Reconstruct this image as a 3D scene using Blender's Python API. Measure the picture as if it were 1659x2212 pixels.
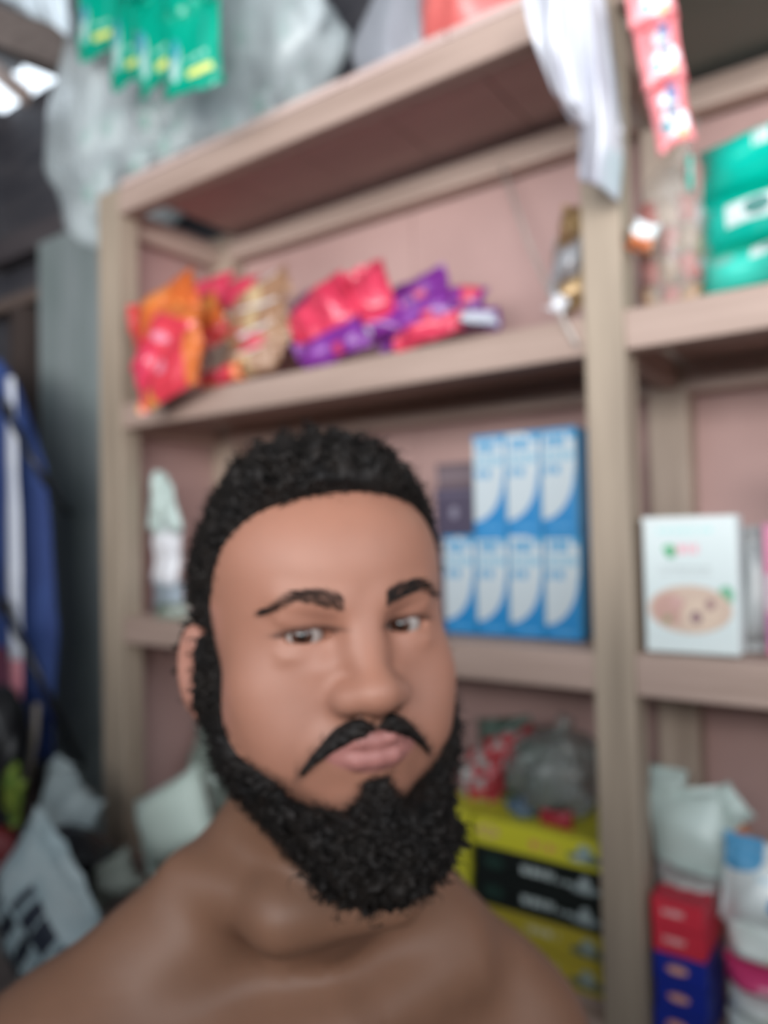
import bpy, bmesh, math, random
import numpy as np
from mathutils import Matrix, Vector, Euler
random.seed(4); np.random.seed(4)
S = bpy.context.scene
COL = S.collection
for o in list(bpy.data.objects): bpy.data.objects.remove(o)
PI = math.pi

# ------------------------------------------------------------------ camera
F_PX, CX, CY = 1650.0, 829.5, 1106.0
YAW = math.atan2(2330, 1650); PITCH = math.radians(1.7); ROLL = math.radians(1.2)
CAM = np.array([0.0, 0.0, 1.62])
RT = np.array([math.sin(YAW), math.cos(YAW), 0.0]); FW = np.array([-math.cos(YAW), math.sin(YAW), 0.0]); UPZ = np.array([0, 0, 1.0])
f_ = FW*math.cos(PITCH)+UPZ*math.sin(PITCH); u_ = UPZ*math.cos(PITCH)-FW*math.sin(PITCH)
CR = RT*math.cos(ROLL)-u_*math.sin(ROLL); CU = u_*math.cos(ROLL)+RT*math.sin(ROLL); CF = f_
cd = bpy.data.cameras.new('camera'); cam = bpy.data.objects.new('camera', cd); COL.objects.link(cam)
cd.sensor_fit = 'HORIZONTAL'; cd.sensor_width = 36.0; cd.lens = 36.0*F_PX/1659.0
cd.clip_start = 0.02; cd.clip_end = 100
cam.matrix_world = Matrix(((CR[0], CU[0], -CF[0], CAM[0]), (CR[1], CU[1], -CF[1], CAM[1]), (CR[2], CU[2], -CF[2], CAM[2]), (0, 0, 0, 1)))
cd.dof.use_dof = True; cd.dof.focus_distance = 0.27; cd.dof.aperture_fstop = 6.0
S.camera = cam

# ------------------------------------------------------------------ world, light, exposure
S.view_settings.view_transform = 'Standard'; S.view_settings.look = 'None'
S.view_settings.gamma = 1; S.view_settings.use_curve_mapping = False
S.view_settings.exposure = 0.55
w = bpy.data.worlds.new('sky'); S.world = w; w.use_nodes = True
bg = w.node_tree.nodes['Background']; bg.inputs[0].default_value = (0.80, 0.90, 1.0, 1); bg.inputs[1].default_value = 1.6
def area(name, loc, target, sx, sy, power, col):
    l = bpy.data.lights.new(name, 'AREA'); l.shape = 'RECTANGLE'; l.size = sx; l.size_y = sy; l.energy = power; l.color = col
    o = bpy.data.objects.new(name, l); COL.objects.link(o); o.location = loc
    o.rotation_euler = (Vector(target)-Vector(loc)).to_track_quat('-Z', 'Y').to_euler()
    return o
area('daylight_front_opening', (0.5, -2.4, 2.08), (-0.6, 1.1, 1.9), 3.2, 1.05, 118, (1.0, 0.97, 0.94))
area('daylight_side_opening', (3.0, -0.55, 2.35), (-0.7, 1.2, 1.8), 1.7, 1.5, 36, (0.98, 0.98, 1.0))

# ------------------------------------------------------------------ helpers
def at(px, py, **k):
    d = CF+CR*(px-CX)/F_PX-CU*(py-CY)/F_PX
    (ax, v), = k.items()
    t = v if ax == 'w' else (v-CAM['XYZ'.index(ax)])/d['XYZ'.index(ax)]
    return Vector(CAM+d*t)
def depth(p): return float((np.array(p)-CAM) @ CF)

MATS = {}
def nt(name):
    m = bpy.data.materials.new(name); m.use_nodes = True
    t = m.node_tree; b = t.nodes['Principled BSDF']
    return m, t, b
def lnk(t, a, b): t.links.new(a, b)
def node(t, typ, **k):
    n = t.nodes.new(typ)
    for a, v in k.items(): setattr(n, a, v)
    return n
def math_(t, op, a, b=None, c=None):
    n = node(t, 'ShaderNodeMath', operation=op)
    for i, v in enumerate((a, b, c)):
        if v is None: continue
        if isinstance(v, (int, float)): n.inputs[i].default_value = v
        else: lnk(t, v, n.inputs[i])
    return n.outputs[0]
def mixc(t, fac, a, b):
    n = node(t, 'ShaderNodeMix', data_type='RGBA')
    if isinstance(fac, (int, float)): n.inputs[0].default_value = fac
    else: lnk(t, fac, n.inputs[0])
    for i, v in ((6, a), (7, b)):
        if isinstance(v, tuple): n.inputs[i].default_value = (*v[:3], 1)
        else: lnk(t, v, n.inputs[i])
    return n.outputs[2]
def noise_mat(name, c1, c2, scale=8, rough=0.6, stretch=(1, 1, 1), bump=0.0, metal=0.0, coat=0.0, trans=0.0, detail=4):
    m, t, b = nt(name)
    tc = node(t, 'ShaderNodeTexCoord'); mp = node(t, 'ShaderNodeMapping'); mp.inputs['Scale'].default_value = stretch
    lnk(t, tc.outputs['Object'], mp.inputs[0])
    n = node(t, 'ShaderNodeTexNoise'); n.inputs['Scale'].default_value = scale; n.inputs['Detail'].default_value = detail
    lnk(t, mp.outputs[0], n.inputs[0])
    cr = node(t, 'ShaderNodeMapRange'); cr.inputs[1].default_value = 0.3; cr.inputs[2].default_value = 0.7; lnk(t, n.outputs[0], cr.inputs[0])
    lnk(t, mixc(t, cr.outputs[0], c1, c2), b.inputs['Base Color'])
    b.inputs['Roughness'].default_value = rough; b.inputs['Metallic'].default_value = metal
    if coat: b.inputs['Coat Weight'].default_value = coat; b.inputs['Coat Roughness'].default_value = 0.2
    if bump:
        bp = node(t, 'ShaderNodeBump'); bp.inputs['Strength'].default_value = bump; bp.inputs['Distance'].default_value = 0.004
        lnk(t, n.outputs[0], bp.inputs['Height']); lnk(t, bp.outputs[0], b.inputs['Normal'])
    return m
def wood_mat(name, c1, c2, axis, rough=0.65):
    st = [14, 14, 14]; st[axis] = 1.1
    return noise_mat(name, c1, c2, 2.2, rough, tuple(st), 0.25, detail=6)
def print_mat(name, base, shapes, rough=0.4, base2=None, coat=0.0, sheen_noise=0.0):
    """flat print on a package, in its own UV square: boxes, ellipses, text-like bars"""
    m, t, b = nt(name)
    tc = node(t, 'ShaderNodeTexCoord'); sp = node(t, 'ShaderNodeSeparateXYZ'); lnk(t, tc.outputs['UV'], sp.inputs[0])
    U, V = sp.outputs[0], sp.outputs[1]
    col = base
    if base2:
        n = node(t, 'ShaderNodeTexNoise'); n.inputs['Scale'].default_value = 5; lnk(t, tc.outputs['UV'], n.inputs[0])
        cr = node(t, 'ShaderNodeMapRange'); cr.inputs[1].default_value = 0.42; cr.inputs[2].default_value = 0.58; lnk(t, n.outputs[0], cr.inputs[0])
        col = mixc(t, cr.outputs[0], base, base2)
    for s in shapes:
        k, u0, v0, u1, v1, c = s[:6]
        cu, cv, ru, rv = (u0+u1)/2, (v0+v1)/2, abs(u1-u0)/2, abs(v1-v0)/2
        du = math_(t, 'DIVIDE', math_(t, 'SUBTRACT', U, cu), ru); dv = math_(t, 'DIVIDE', math_(t, 'SUBTRACT', V, cv), rv)
        if k == 'ell':
            msk = math_(t, 'LESS_THAN', math_(t, 'ADD', math_(t, 'MULTIPLY', du, du), math_(t, 'MULTIPLY', dv, dv)), 1.0)
        else:
            msk = math_(t, 'LESS_THAN', math_(t, 'MAXIMUM', math_(t, 'ABSOLUTE', du), math_(t, 'ABSOLUTE', dv)), 1.0)
            if k == 'txt':      # a line of small lettering too fine to read: broken bars
                n = node(t, 'ShaderNodeTexNoise', noise_dimensions='1D'); n.inputs['Scale'].default_value = s[6] if len(s) > 6 else 60
                lnk(t, math_(t, 'ADD', U, v0*7.3), n.inputs['W'])
                msk = math_(t, 'MULTIPLY', msk, math_(t, 'GREATER_THAN', n.outputs[0], 0.46))
        col = mixc(t, msk, col, c)
    if isinstance(col, tuple): b.inputs['Base Color'].default_value = (*col, 1)
    else: lnk(t, col, b.inputs['Base Color'])
    b.inputs['Roughness'].default_value = rough
    if coat: b.inputs['Coat Weight'].default_value = coat; b.inputs['Coat Roughness'].default_value = 0.25
    return m
def plain(name, c, rough=0.5, **k): return noise_mat(name, c, tuple(x*0.86 for x in c), 9, rough, **k)
def film_mat(name, c, alpha, rough=0.25):
    m, t, b = nt(name)
    tc = node(t, 'ShaderNodeTexCoord'); n = node(t, 'ShaderNodeTexNoise'); n.inputs['Scale'].default_value = 7; n.inputs['Detail'].default_value = 5
    mp = node(t, 'ShaderNodeMapping'); mp.inputs['Scale'].default_value = (1, 1, 0.35); lnk(t, tc.outputs['Object'], mp.inputs[0]); lnk(t, mp.outputs[0], n.inputs[0])
    mr = node(t, 'ShaderNodeMapRange'); mr.inputs[1].default_value = 0.35; mr.inputs[2].default_value = 0.68
    mr.inputs[3].default_value = max(0, alpha-0.22); mr.inputs[4].default_value = min(1, alpha+0.25); lnk(t, n.outputs[0], mr.inputs[0])
    b.inputs['Base Color'].default_value = (*c, 1); b.inputs['Roughness'].default_value = rough
    lnk(t, mr.outputs[0], b.inputs['Alpha'])
    bp = node(t, 'ShaderNodeBump'); bp.inputs['Strength'].default_value = 0.6; bp.inputs['Distance'].default_value = 0.03; lnk(t, n.outputs[0], bp.inputs['Height']); lnk(t, bp.outputs[0], b.inputs['Normal'])
    return m

def mesh_obj(name, verts, faces, mat, parent=None, smooth=False, uvs=None, mats=None, fmat=None):
    me = bpy.data.meshes.new(name)
    me.from_pydata([tuple(v) for v in verts], [], [tuple(int(i) for i in f) for f in faces])
    for m in (mats or [mat]): me.materials.append(m)
    if fmat is not None: me.polygons.foreach_set('material_index', np.array(fmat, dtype=np.int32))
    if smooth: me.polygons.foreach_set('use_smooth', [True]*len(me.polygons))
    if uvs is not None:
        l = me.uv_layers.new(name='UVMap'); vi = np.zeros(len(me.loops), dtype=np.int32); me.loops.foreach_get('vertex_index', vi)
        l.data.foreach_set('uv', np.array(uvs, dtype=np.float32)[vi].ravel())
    me.update()
    o = bpy.data.objects.new(name, me); COL.objects.link(o)
    if parent: o.parent = parent
    return o
def thing(name, label, cat, loc=(0, 0, 0), group=None, rot=(0, 0, 0)):
    o = bpy.data.objects.new(name, None); COL.objects.link(o); o.empty_display_size = 0.05
    o.location = loc; o.rotation_euler = rot
    return tag(o, label, cat, group)
def tag(o, label, cat, group=None, kind=None):
    o['label'] = label; o['category'] = cat
    if group: o['group'] = group
    if kind: o['kind'] = kind
    return o
def struct(o): o['kind'] = 'structure'; return o

def box_mesh(name, c, s, mat, parent=None, bevel=0.004, M=None, jit=0.0):
    """bevelled box, centre c, full sizes s; front (-Y) face carries UV 0..1, the others sit at UV (0.5,-1)"""
    bm = bmesh.new(); bmesh.ops.create_cube(bm, size=1)
    for v in bm.verts:
        v.co = Vector((v.co.x*s[0], v.co.y*s[1], v.co.z*s[2]))+Vector([random.uniform(-jit, jit) for _ in range(3)])
    if bevel: bmesh.ops.bevel(bm, geom=bm.edges[:], offset=min(bevel, min(s)*0.3), segments=2, affect='EDGES', profile=0.6)
    uv = bm.loops.layers.uv.new('UVMap')
    for f in bm.faces:
        front = f.normal.y < -0.5
        for l in f.loops:
            l[uv].uv = (l.vert.co.x/s[0]+0.5, l.vert.co.z/s[2]+0.5) if front else (0.5+0.01*l.vert.co.x, -1)
    T = Matrix.Translation(Vector(c)) @ (M or Matrix.Identity(4))
    bm.transform(T)
    me = bpy.data.meshes.new(name); bm.to_mesh(me); bm.free(); me.materials.append(mat)
    o = bpy.data.objects.new(name, me); COL.objects.link(o)
    if parent: o.parent = parent
    return o
def beam(name, a, b, wd, ht, mat, parent=None, bevel=0.004):
    """squared timber between two points"""
    a, b = Vector(a), Vector(b); d = (b-a); L = d.length
    q = d.to_track_quat('X', 'Z').to_matrix().to_4x4()
    return box_mesh(name, (a+b)/2, (L, wd, ht), mat, parent, bevel, q)
def tube_data(pts, r, n=8, closed=True):
    pts = [Vector(p) for p in pts]; rr = r if isinstance(r, (list, tuple)) else [r]*len(pts)
    vs, fs = [], []
    for i, p in enumerate(pts):
        d = (pts[min(i+1, len(pts)-1)]-pts[max(i-1, 0)]).normalized()
        a = d.orthogonal().normalized() if i == 0 else (a-d*a.dot(d)).normalized()
        b = d.cross(a)
        for k in range(n): vs.append(p+(a*math.cos(2*PI*k/n)+b*math.sin(2*PI*k/n))*rr[i])
    for i in range(len(pts)-1):
        for k in range(n): fs.append((i*n+k, i*n+(k+1) % n, (i+1)*n+(k+1) % n, (i+1)*n+k))
    fs.append(tuple(range(n-1, -1, -1))); fs.append(tuple(range((len(pts)-1)*n, len(pts)*n)))
    return vs, fs
def tube(name, pts, r, mat, parent=None, n=8):
    v, f = tube_data(pts, r, n); return mesh_obj(name, v, f, mat, parent, True)
def wob(p, s, f, seed):
    """cheap smooth noise vector"""
    r = np.random.RandomState(seed); out = np.zeros(3); p = np.array(p)
    for k in range(4):
        K = r.normal(size=(3, 3))*f*(1+0.6*k); out += np.sin(K @ p+r.uniform(0, 6, 3))/(1+0.7*k)
    return out*s
# ---- a filled pouch / sachet: pillow body with crimped seals as children
def pouch(name, label, cat, c, w, h, th, mat, seal_mat=None, rot=0, tilt=0, yaw=0, seed=0, group=None, seals='ud', wr=1.0, nx=13, ny=15, kind=None):
    root_M = Matrix.Translation(Vector(c)) @ Matrix.Rotation(yaw, 4, 'Z') @ Matrix.Rotation(tilt, 4, 'X') @ Matrix.Rotation(rot, 4, 'Y')
    vs, fs, uv = [], [], []
    sl = 0.07*h
    for side in (-1, 1):
        for j in range(ny):
            for i in range(nx):
                u, v = i/(nx-1), j/(ny-1); a, b = 2*u-1, 2*v-1
                t = (max(0, 1-abs(a)**2.6)**0.6)*(max(0, 1-abs(b)**2.2)**0.75)
                x = a*w/2*(1-0.07*(1-abs(b)**2)*0.6); z = b*(h/2-sl); y = side*t*th/2
                n = wob((x*1, side*0.1, z), 1, 38/(max(w, h)/0.12), seed)
                e = 0.25+0.75*t
                x += n[0]*0.0016*wr*e; z += n[2]*0.0018*wr*e; y += n[1]*0.0045*wr*e*(th/0.03)**0.5
                y += 0.0022*wr*math.sin(a*13+seed)*abs(b)**4
                vs.append((x, y, z)); uv.append((u, v))
    N = nx*ny
    for j in range(ny-1):
        for i in range(nx-1):
            a = j*nx+i; fs.append((a, a+1, a+nx+1, a+nx)); fs.append((N+a, N+a+nx, N+a+nx+1, N+a+1))
    ring = [i for i in range(nx)]+[j*nx+nx-1 for j in range(1, ny)]+[(ny-1)*nx+i for i in range(nx-2, -1, -1)]+[j*nx for j in range(ny-2, 0, -1)]
    for k in range(len(ring)):
        a, b = ring[k], ring[(k+1) % len(ring)]; fs.append((b, a, N+a, N+b))
    o = mesh_obj(name, vs, fs, mat, None, True, uv); o.matrix_world = root_M
    if label: tag(o, label, cat, group, kind)
    for s, ch in ((1, 'u'), (-1, 'd')):
        if ch not in seals: continue
        sv, sf, su = [], [], []; m = 17
        for q in range(3):
            for i in range(m):
                u = i/(m-1); x = (2*u-1)*w/2*(1.0+0.02*q); z = s*(h/2-sl*0.98+sl*q/2) ; zz = 0.0022*(i % 2) if q == 2 else 0
                y = 0.0022*wr*math.sin((2*u-1)*13+seed)+0.0012*math.sin(q*2+i*0.9)+0.004*wr*q*math.sin(u*4+seed)
                sv.append((x, y, z+s*zz)); su.append((u, 0.94+0.02*q if s > 0 else 0.02*q))
        for q in range(2):
            for i in range(m-1): a = q*m+i; sf.append((a, a+1, a+m+1, a+m))
        k = len(sv); sv += [(x, y+0.0012, z) for x, y, z in sv]; su += su
        sf += [tuple(k+i for i in reversed(f)) for f in sf]
        mesh_obj('seal', sv, sf, seal_mat or mat, o, True, su)
    return o
def pouch_px(name, label, cat, px, py, Y, wpx, hpx, th, mat, **k):
    """package standing at depth Y on the shelf, size given by what it measures there"""
    p = at(px, py, Y=Y); s = depth(p)/F_PX
    return pouch(name, label, cat, p, wpx*s/0.84, hpx*s, th, mat, **k)
def carton(name, label, cat, c, s, front, side, group=None, rz=0, rx=0, lid=True, flap=0.0):
    """printed box: body, a lid edge with its own seam, glued end flap"""
    e = thing(name, label, cat, (c[0], c[1], c[2]-s[2]/2), group, (rx, 0, rz))
    b = box_mesh('box_body', (0, 0, s[2]/2), s, front, e, 0.0022, jit=0.0006)
    b.data.materials.append(side)
    for f in b.data.polygons:
        if f.normal.y > -0.5: f.material_index = 1
    if lid: box_mesh('lid', (0, 0.0004, s[2]-s[2]*0.015), (s[0]+0.0012, s[1]+0.001, s[2]*0.05), side, e, 0.0008)
    box_mesh('end_flap', (s[0]/2+0.0003, 0, s[2]*0.5), (0.0012, s[1]*0.86, s[2]*0.8), side, e, 0.0004)
    return e
def bag(name, label, cat, c, r, mat, seed=0, neck=None, squash=0.0, group=None, parent=None, amp=1.0, nu=48, nv=30, pw=0.85):
    """slack plastic bag: pleated rounded sack, gathered at a neck when it has one"""
    vs, fs = [], []
    for j in range(nv+1):
        th = PI*j/nv
        for i in range(nu):
            ph = 2*PI*i/nu
            d = np.array([math.sin(th)**pw*math.cos(ph), math.sin(th)**pw*math.sin(ph), -math.cos(th)])
            n = wob(d, 1, 2.4, seed); pl = math.sin(ph*9+seed+2*math.sin(th*2))*0.035*math.sin(th)
            k = 1+amp*(0.11*n[0]*math.sin(th)+pl+0.04*wob(d, 1, 6, seed+1)[1])
            z = d[2]*r[2]*(1+amp*0.06*n[2])
            if squash and z < -r[2]*squash: z = -r[2]*squash+(z+r[2]*squash)*0.12
            kk = 1.0
            if neck and d[2] > 0.3:
                q = (d[2]-0.3)/0.7; kk = (1-q)+q*neck; 
            vs.append((d[0]*r[0]*k*kk, d[1]*r[1]*k*kk, z))
    for j in range(nv):
        for i in range(nu): fs.append((j*nu+i, j*nu+(i+1) % nu, (j+1)*nu+(i+1) % nu, (j+1)*nu+i))
    o = mesh_obj(name, vs, fs, mat, parent, True); o.location = c
    if label: tag(o, label, cat, group)
    return o
def sheet(name, rows, mat, parent=None, thick=0.002, seed=0, amp=0.006, nu=24, nv=24, uvs=True):
    """cloth or film hung between two polylines of points: rows = list of polylines from top to bottom"""
    R = [[Vector(p) for p in r] for r in rows]
    def lerp(pl, t):
        t = max(0, min(1, t))*(len(pl)-1); i = min(int(t), len(pl)-2); return pl[i].lerp(pl[i+1], t-i)
    vs, uv, fs = [], [], []
    for j in range(nv+1):
        tv = j/nv*(len(R)-1); jj = min(int(tv), len(R)-2)
        for i in range(nu+1):
            u = i/nu; p = lerp(R[jj], u).lerp(lerp(R[jj+1], u), tv-jj)
            n = wob((p.x, p.y, p.z*0.35), 1, 26, seed); p = p+Vector((n[0]*0.35, n[1], 0.2*n[2]))*amp
            vs.append(p); uv.append((u, 1-j/nv))
    for j in range(nv):
        for i in range(nu): a = j*(nu+1)+i; fs.append((a, a+1, a+nu+2, a+nu+1))
    o = mesh_obj(name, vs, fs, mat, parent, True, uv)
    m = o.modifiers.new('thickness', 'SOLIDIFY'); m.thickness = thick
    return o

# ------------------------------------------------------------------ materials
WC1, WC2 = (0.32, 0.225, 0.185), (0.44, 0.32, 0.27)
woodX = wood_mat('pale_sawn_wood_along_x', WC1, WC2, 0)
woodY = wood_mat('pale_sawn_wood_along_y', WC1, WC2, 1)
woodZ = wood_mat('pale_sawn_wood_upright', (0.26, 0.205, 0.155), (0.40, 0.32, 0.245), 2)
woodX2 = wood_mat('brightened_pale_wood_along_x', (0.46, 0.345, 0.29), (0.58, 0.45, 0.385), 0)  # same wood, colour lightened to make up for weak light at the rear
woodZ2 = wood_mat('brightened_pale_wood_upright', (0.38, 0.295, 0.235), (0.50, 0.40, 0.325), 2)  # rear posts likewise, missing light put into the colour
woodY2 = wood_mat('brightened_pale_wood_along_y', (0.42, 0.31, 0.26), (0.54, 0.41, 0.345), 1)  # lightened copy for side rails, brightness put into the colour
ply = noise_mat('mauve_brown_ply', (0.42, 0.27, 0.25), (0.51, 0.335, 0.31), 3.5, 0.7, (1, 1, 1), 0.1)
plyd = noise_mat('underside_ply', (0.54, 0.40, 0.37), (0.62, 0.47, 0.43), 3, 0.7, (1, 6, 1), 0.1)
darkboard = noise_mat('dark_green_grey_board', (0.22, 0.27, 0.265), (0.33, 0.37, 0.38), 3, 0.55, (2, 2, 0.5), 0.2)
darkwood = noise_mat('dark_wall_boards', (0.04, 0.04, 0.052), (0.085, 0.08, 0.09), 3, 0.7, (1, 1, 8), 0.3)
tin = noise_mat('old_tin_sheet', (0.06, 0.06, 0.065), (0.11, 0.105, 0.10), 4, 0.5, (1, 1, 1), 0.1, metal=0.4)
beamwood = wood_mat('weathered_beam', (0.12, 0.095, 0.085), (0.2, 0.16, 0.145), 1)
greywall = noise_mat('grey_wall', (0.25, 0.26, 0.235), (0.33, 0.335, 0.30), 2, 0.8, (1, 1, 1), 0.1)
earth = noise_mat('concrete_floor', (0.14, 0.125, 0.11), (0.22, 0.2, 0.18), 3, 0.85, (1, 1, 1), 0.2)
blackp = plain('black_plastic', (0.012, 0.012, 0.014), 0.4)
white_film = plain('white_film', (0.86, 0.86, 0.9), 0.3, coat=0.4)
mint_film = plain('mint_white_plastic', (0.60, 0.72, 0.68), 0.35)

# ------------------------------------------------------------------ setting
XL, XR, YB, YF, ZC = -3.3, 2.7, 1.78, -2.6, 3.80
def corr(name, x0, x1, y0, y1, z0, z1, mat, pitch=0.076, amp=0.009):
    """corrugated sheet roof falling towards the back"""
    n = int((x1-x0)/pitch*6); vs, fs = [], []
    for i in range(n+1):
        x = x0+(x1-x0)*i/n; a = amp*math.sin(2*PI*(x-x0)/pitch)
        vs += [(x, y0, z0+a), (x, y1, z1+a)]
    for i in range(n): fs.append((2*i, 2*i+1, 2*i+3, 2*i+2))
    o = mesh_obj(name, vs, fs, mat, None, True); m = o.modifiers.new('t', 'SOLIDIFY'); m.thickness = 0.002; return o
struct(box_mesh('floor', ((XL+XR)/2, (YB+YF)/2, -0.05), (XR-XL+.2, YB-YF+.2, 0.1), earth, None, 0.0))
struct(corr('ceiling', XL-.1, XR+.1, YF-.1, YB+.1, ZC+0.45, ZC, tin))
wb = bpy.data.objects.new('wall_back', None); COL.objects.link(wb); struct(wb)
xx = XL-0.05; bi = 0
while xx < XR:
    wd = random.uniform(0.17, 0.23); hgt = 3.55 if xx+wd < -2.6 else ZC
    box_mesh('plank', (xx+wd/2, YB+0.02+random.uniform(0, 0.004), hgt/2), (wd-0.006, 0.024, hgt), darkwood, wb, 0.003); xx += wd
wl = bpy.data.objects.new('wall_left', None); COL.objects.link(wl); struct(wl)
yy = YF
while yy < YB:
    wd = random.uniform(0.19, 0.25); top = 4.3
    if yy > 1.1: top = 3.55
    box_mesh('plank', (XL-0.02-random.uniform(0, .004), yy+wd/2, top/2), (0.024, wd-0.006, top), darkwood, wl, 0.003); yy += wd
struct(box_mesh('light_screen_right', (1.25, 0.10, 0.95), (0.06, 2.0, 1.9), greywall, None, 0.004))  # unseen partition, added to keep side light off the lower shelves
wf = bpy.data.objects.new('light_screen_front', None); COL.objects.link(wf); struct(wf)  # unseen plank screen, added and sized to shade the lower part and far left
for i in range(16):
    x = XL+0.375*i; full = x < -2.0
    box_mesh('plank', (x+0.187, -0.9, 2.2 if full else 0.90), (0.37, 0.025, 4.4 if full else 1.80), darkwood, wf, 0.003)
# roof timbers
struct(beam('trim_1', at(-260, -30, Y=1.25), at(260, 165, Y=1.72), 0.11, 0.14, beamwood))
struct(beam('trim_2', (XL, 1.72, 2.86), (-0.9, 1.72, 2.86), 0.06, 0.10, noise_mat('dark_rail', (0.06, 0.05, 0.058), (0.1, 0.085, 0.09), 4, 0.7)))
struct(beam('trim_3', (XL, 1.71, 2.62), (-2.6, 1.71, 2.62), 0.05, 0.05, wood_mat('brown_rail', (0.13, 0.09, 0.075), (0.2, 0.15, 0.13), 0)))
struct(beam('trim_4', (-1.6, 1.72, 2.80), (XR, 1.72, 2.80), 0.06, 0.12, wood_mat('grey_brown_rail', (0.19, 0.155, 0.14), (0.27, 0.23, 0.205), 0)))
struct(beam('trim_6', at(-70, 100, Y=1.74), at(58, 210, Y=1.74), 0.03, 0.07, woodX))
# dark board door panel beside the shelf
dp = bpy.data.objects.new('door_1', None); COL.objects.link(dp); struct(dp)
for i in range(3):
    box_mesh('board', (-2.84+0.26*i+0.12, 1.685+0.003*i, 1.42), (0.255, 0.022, 2.78), darkboard, dp, 0.004)
for z in (0.5, 1.5, 2.5): box_mesh('batten', (-2.5, 1.665, z), (0.5, 0.02, 0.06), darkboard, dp, 0.004) if z < 0.6 else None
struct(box_mesh('trim_5', (-3.0, 1.70, 1.30), (0.1, 0.07, 2.56), wood_mat('dark_brown_post', (0.05, 0.036, 0.032), (0.1, 0.072, 0.064), 2)))

# ------------------------------------------------------------------ shelving unit
SH = thing('shelving_unit', 'tall unpainted wooden shelving unit of two bays behind the man', 'shelves', (-0.4, 1.38, 0))
def sp(name, c, s, mat, bevel=0.004):
    o = box_mesh(name, (c[0]+0.4, c[1]-1.38, c[2]), s, mat, SH, bevel, jit=0.0012); return o
YFp, YRp = 1.18, 1.555        # front faces of front and rear posts
for x0, x1 in ((-1.728, -1.640), (-0.436, -0.372), (0.80, 0.87)):
    sp('post', ((x0+x1)/2, YFp+0.03, 1.258), (x1-x0, 0.06, 2.516), woodZ)
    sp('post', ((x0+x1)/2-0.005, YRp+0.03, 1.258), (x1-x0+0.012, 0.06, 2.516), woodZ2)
BAYS = ((-1.640, -0.436), (-0.372, 0.80))
LEV = (0.85, 1.432, 1.968)
for bi, (x0, x1) in enumerate(BAYS):
    L = x1-x0; xm = (x0+x1)/2
    # front and rear rails with boards on top
    sp('top_rail', (xm, YFp+0.022, 2.478), (L, 0.044, 0.066), woodX)
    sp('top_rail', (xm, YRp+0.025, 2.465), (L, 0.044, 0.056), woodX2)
    for li, z in enumerate(LEV):
        sp('shelf_rail', (xm, YFp+0.022+0.002*li, z-0.036), (L, 0.044, 0.064), woodX)
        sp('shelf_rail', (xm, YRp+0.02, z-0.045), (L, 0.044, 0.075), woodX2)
        n = 3
        for k in range(n):
            d = (YRp-YFp-0.044)/n
            sp('shelf_board', (xm, YFp+0.046+d*(k+.5), z-0.011), (L+0.0, d-0.004, 0.018), woodX, 0.002)
    n = 5
    for k in range(n):
        sp('deck_board', (x0+L*(k+.5)/n, (YFp+YRp)/2+0.05, 2.522), (L/n-0.004, 0.47, 0.016), plyd if bi == 0 else greywall, 0.002)
    n = 2
    for k in range(n):
        sp('back_panel', (x0+L*(k+.5)/n, YRp+0.066, 1.26+0.0), (L/n-0.001, 0.008, 2.5), ply, 0.001)
for x in (-1.684, 0.835):
    for z in (2.45,)+tuple(l-0.045 for l in LEV):
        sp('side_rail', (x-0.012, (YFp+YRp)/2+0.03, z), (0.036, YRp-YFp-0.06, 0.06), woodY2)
    sp('side_panel', (x-(0.040 if x < 0 else -0.04), (YFp+YRp)/2+0.03, 1.26), (0.006, YRp-YFp-0.062, 2.5), ply, 0.001)
for z in (2.45,)+tuple(l-0.045 for l in LEV):
    sp('side_rail', (-0.404, (YFp+YRp)/2+0.03, z), (0.036, YRp-YFp-0.06, 0.055), woodY)

# ------------------------------------------------------------------ the man (implicit surface -> one continuous mesh)
def c2w(p):                      # level camera frame (right, forward, up) -> world
    p = np.asarray(p, dtype=float); return p[..., 0:1]*RT+p[..., 1:2]*FW+p[..., 2:3]*UPZ+CAM
HY, HR, HP = math.radians(21), math.radians(2.6), math.radians(2)
hy = np.array([math.sin(HY), -math.cos(HY), 0.0]); hx = np.array([math.cos(HY), math.sin(HY), 0.0]); hz = UPZ.copy()
hx, hz = hx*math.cos(HR)+hz*math.sin(HR), hz*math.cos(HR)-hx*math.sin(HR)
hy, hz = hy*math.cos(HP)+hz*math.sin(HP), hz*math.cos(HP)-hy*math.sin(HP)
HO = np.array([-0.045, 0.545, -0.060]); HS = 1.0     # head origin: between the eyes, inside the skull
HM = np.stack([hx, hy, hz])                    # rows: head axes
def h2c(p): return HO+HS*(np.asarray(p, dtype=float) @ HM)

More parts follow.
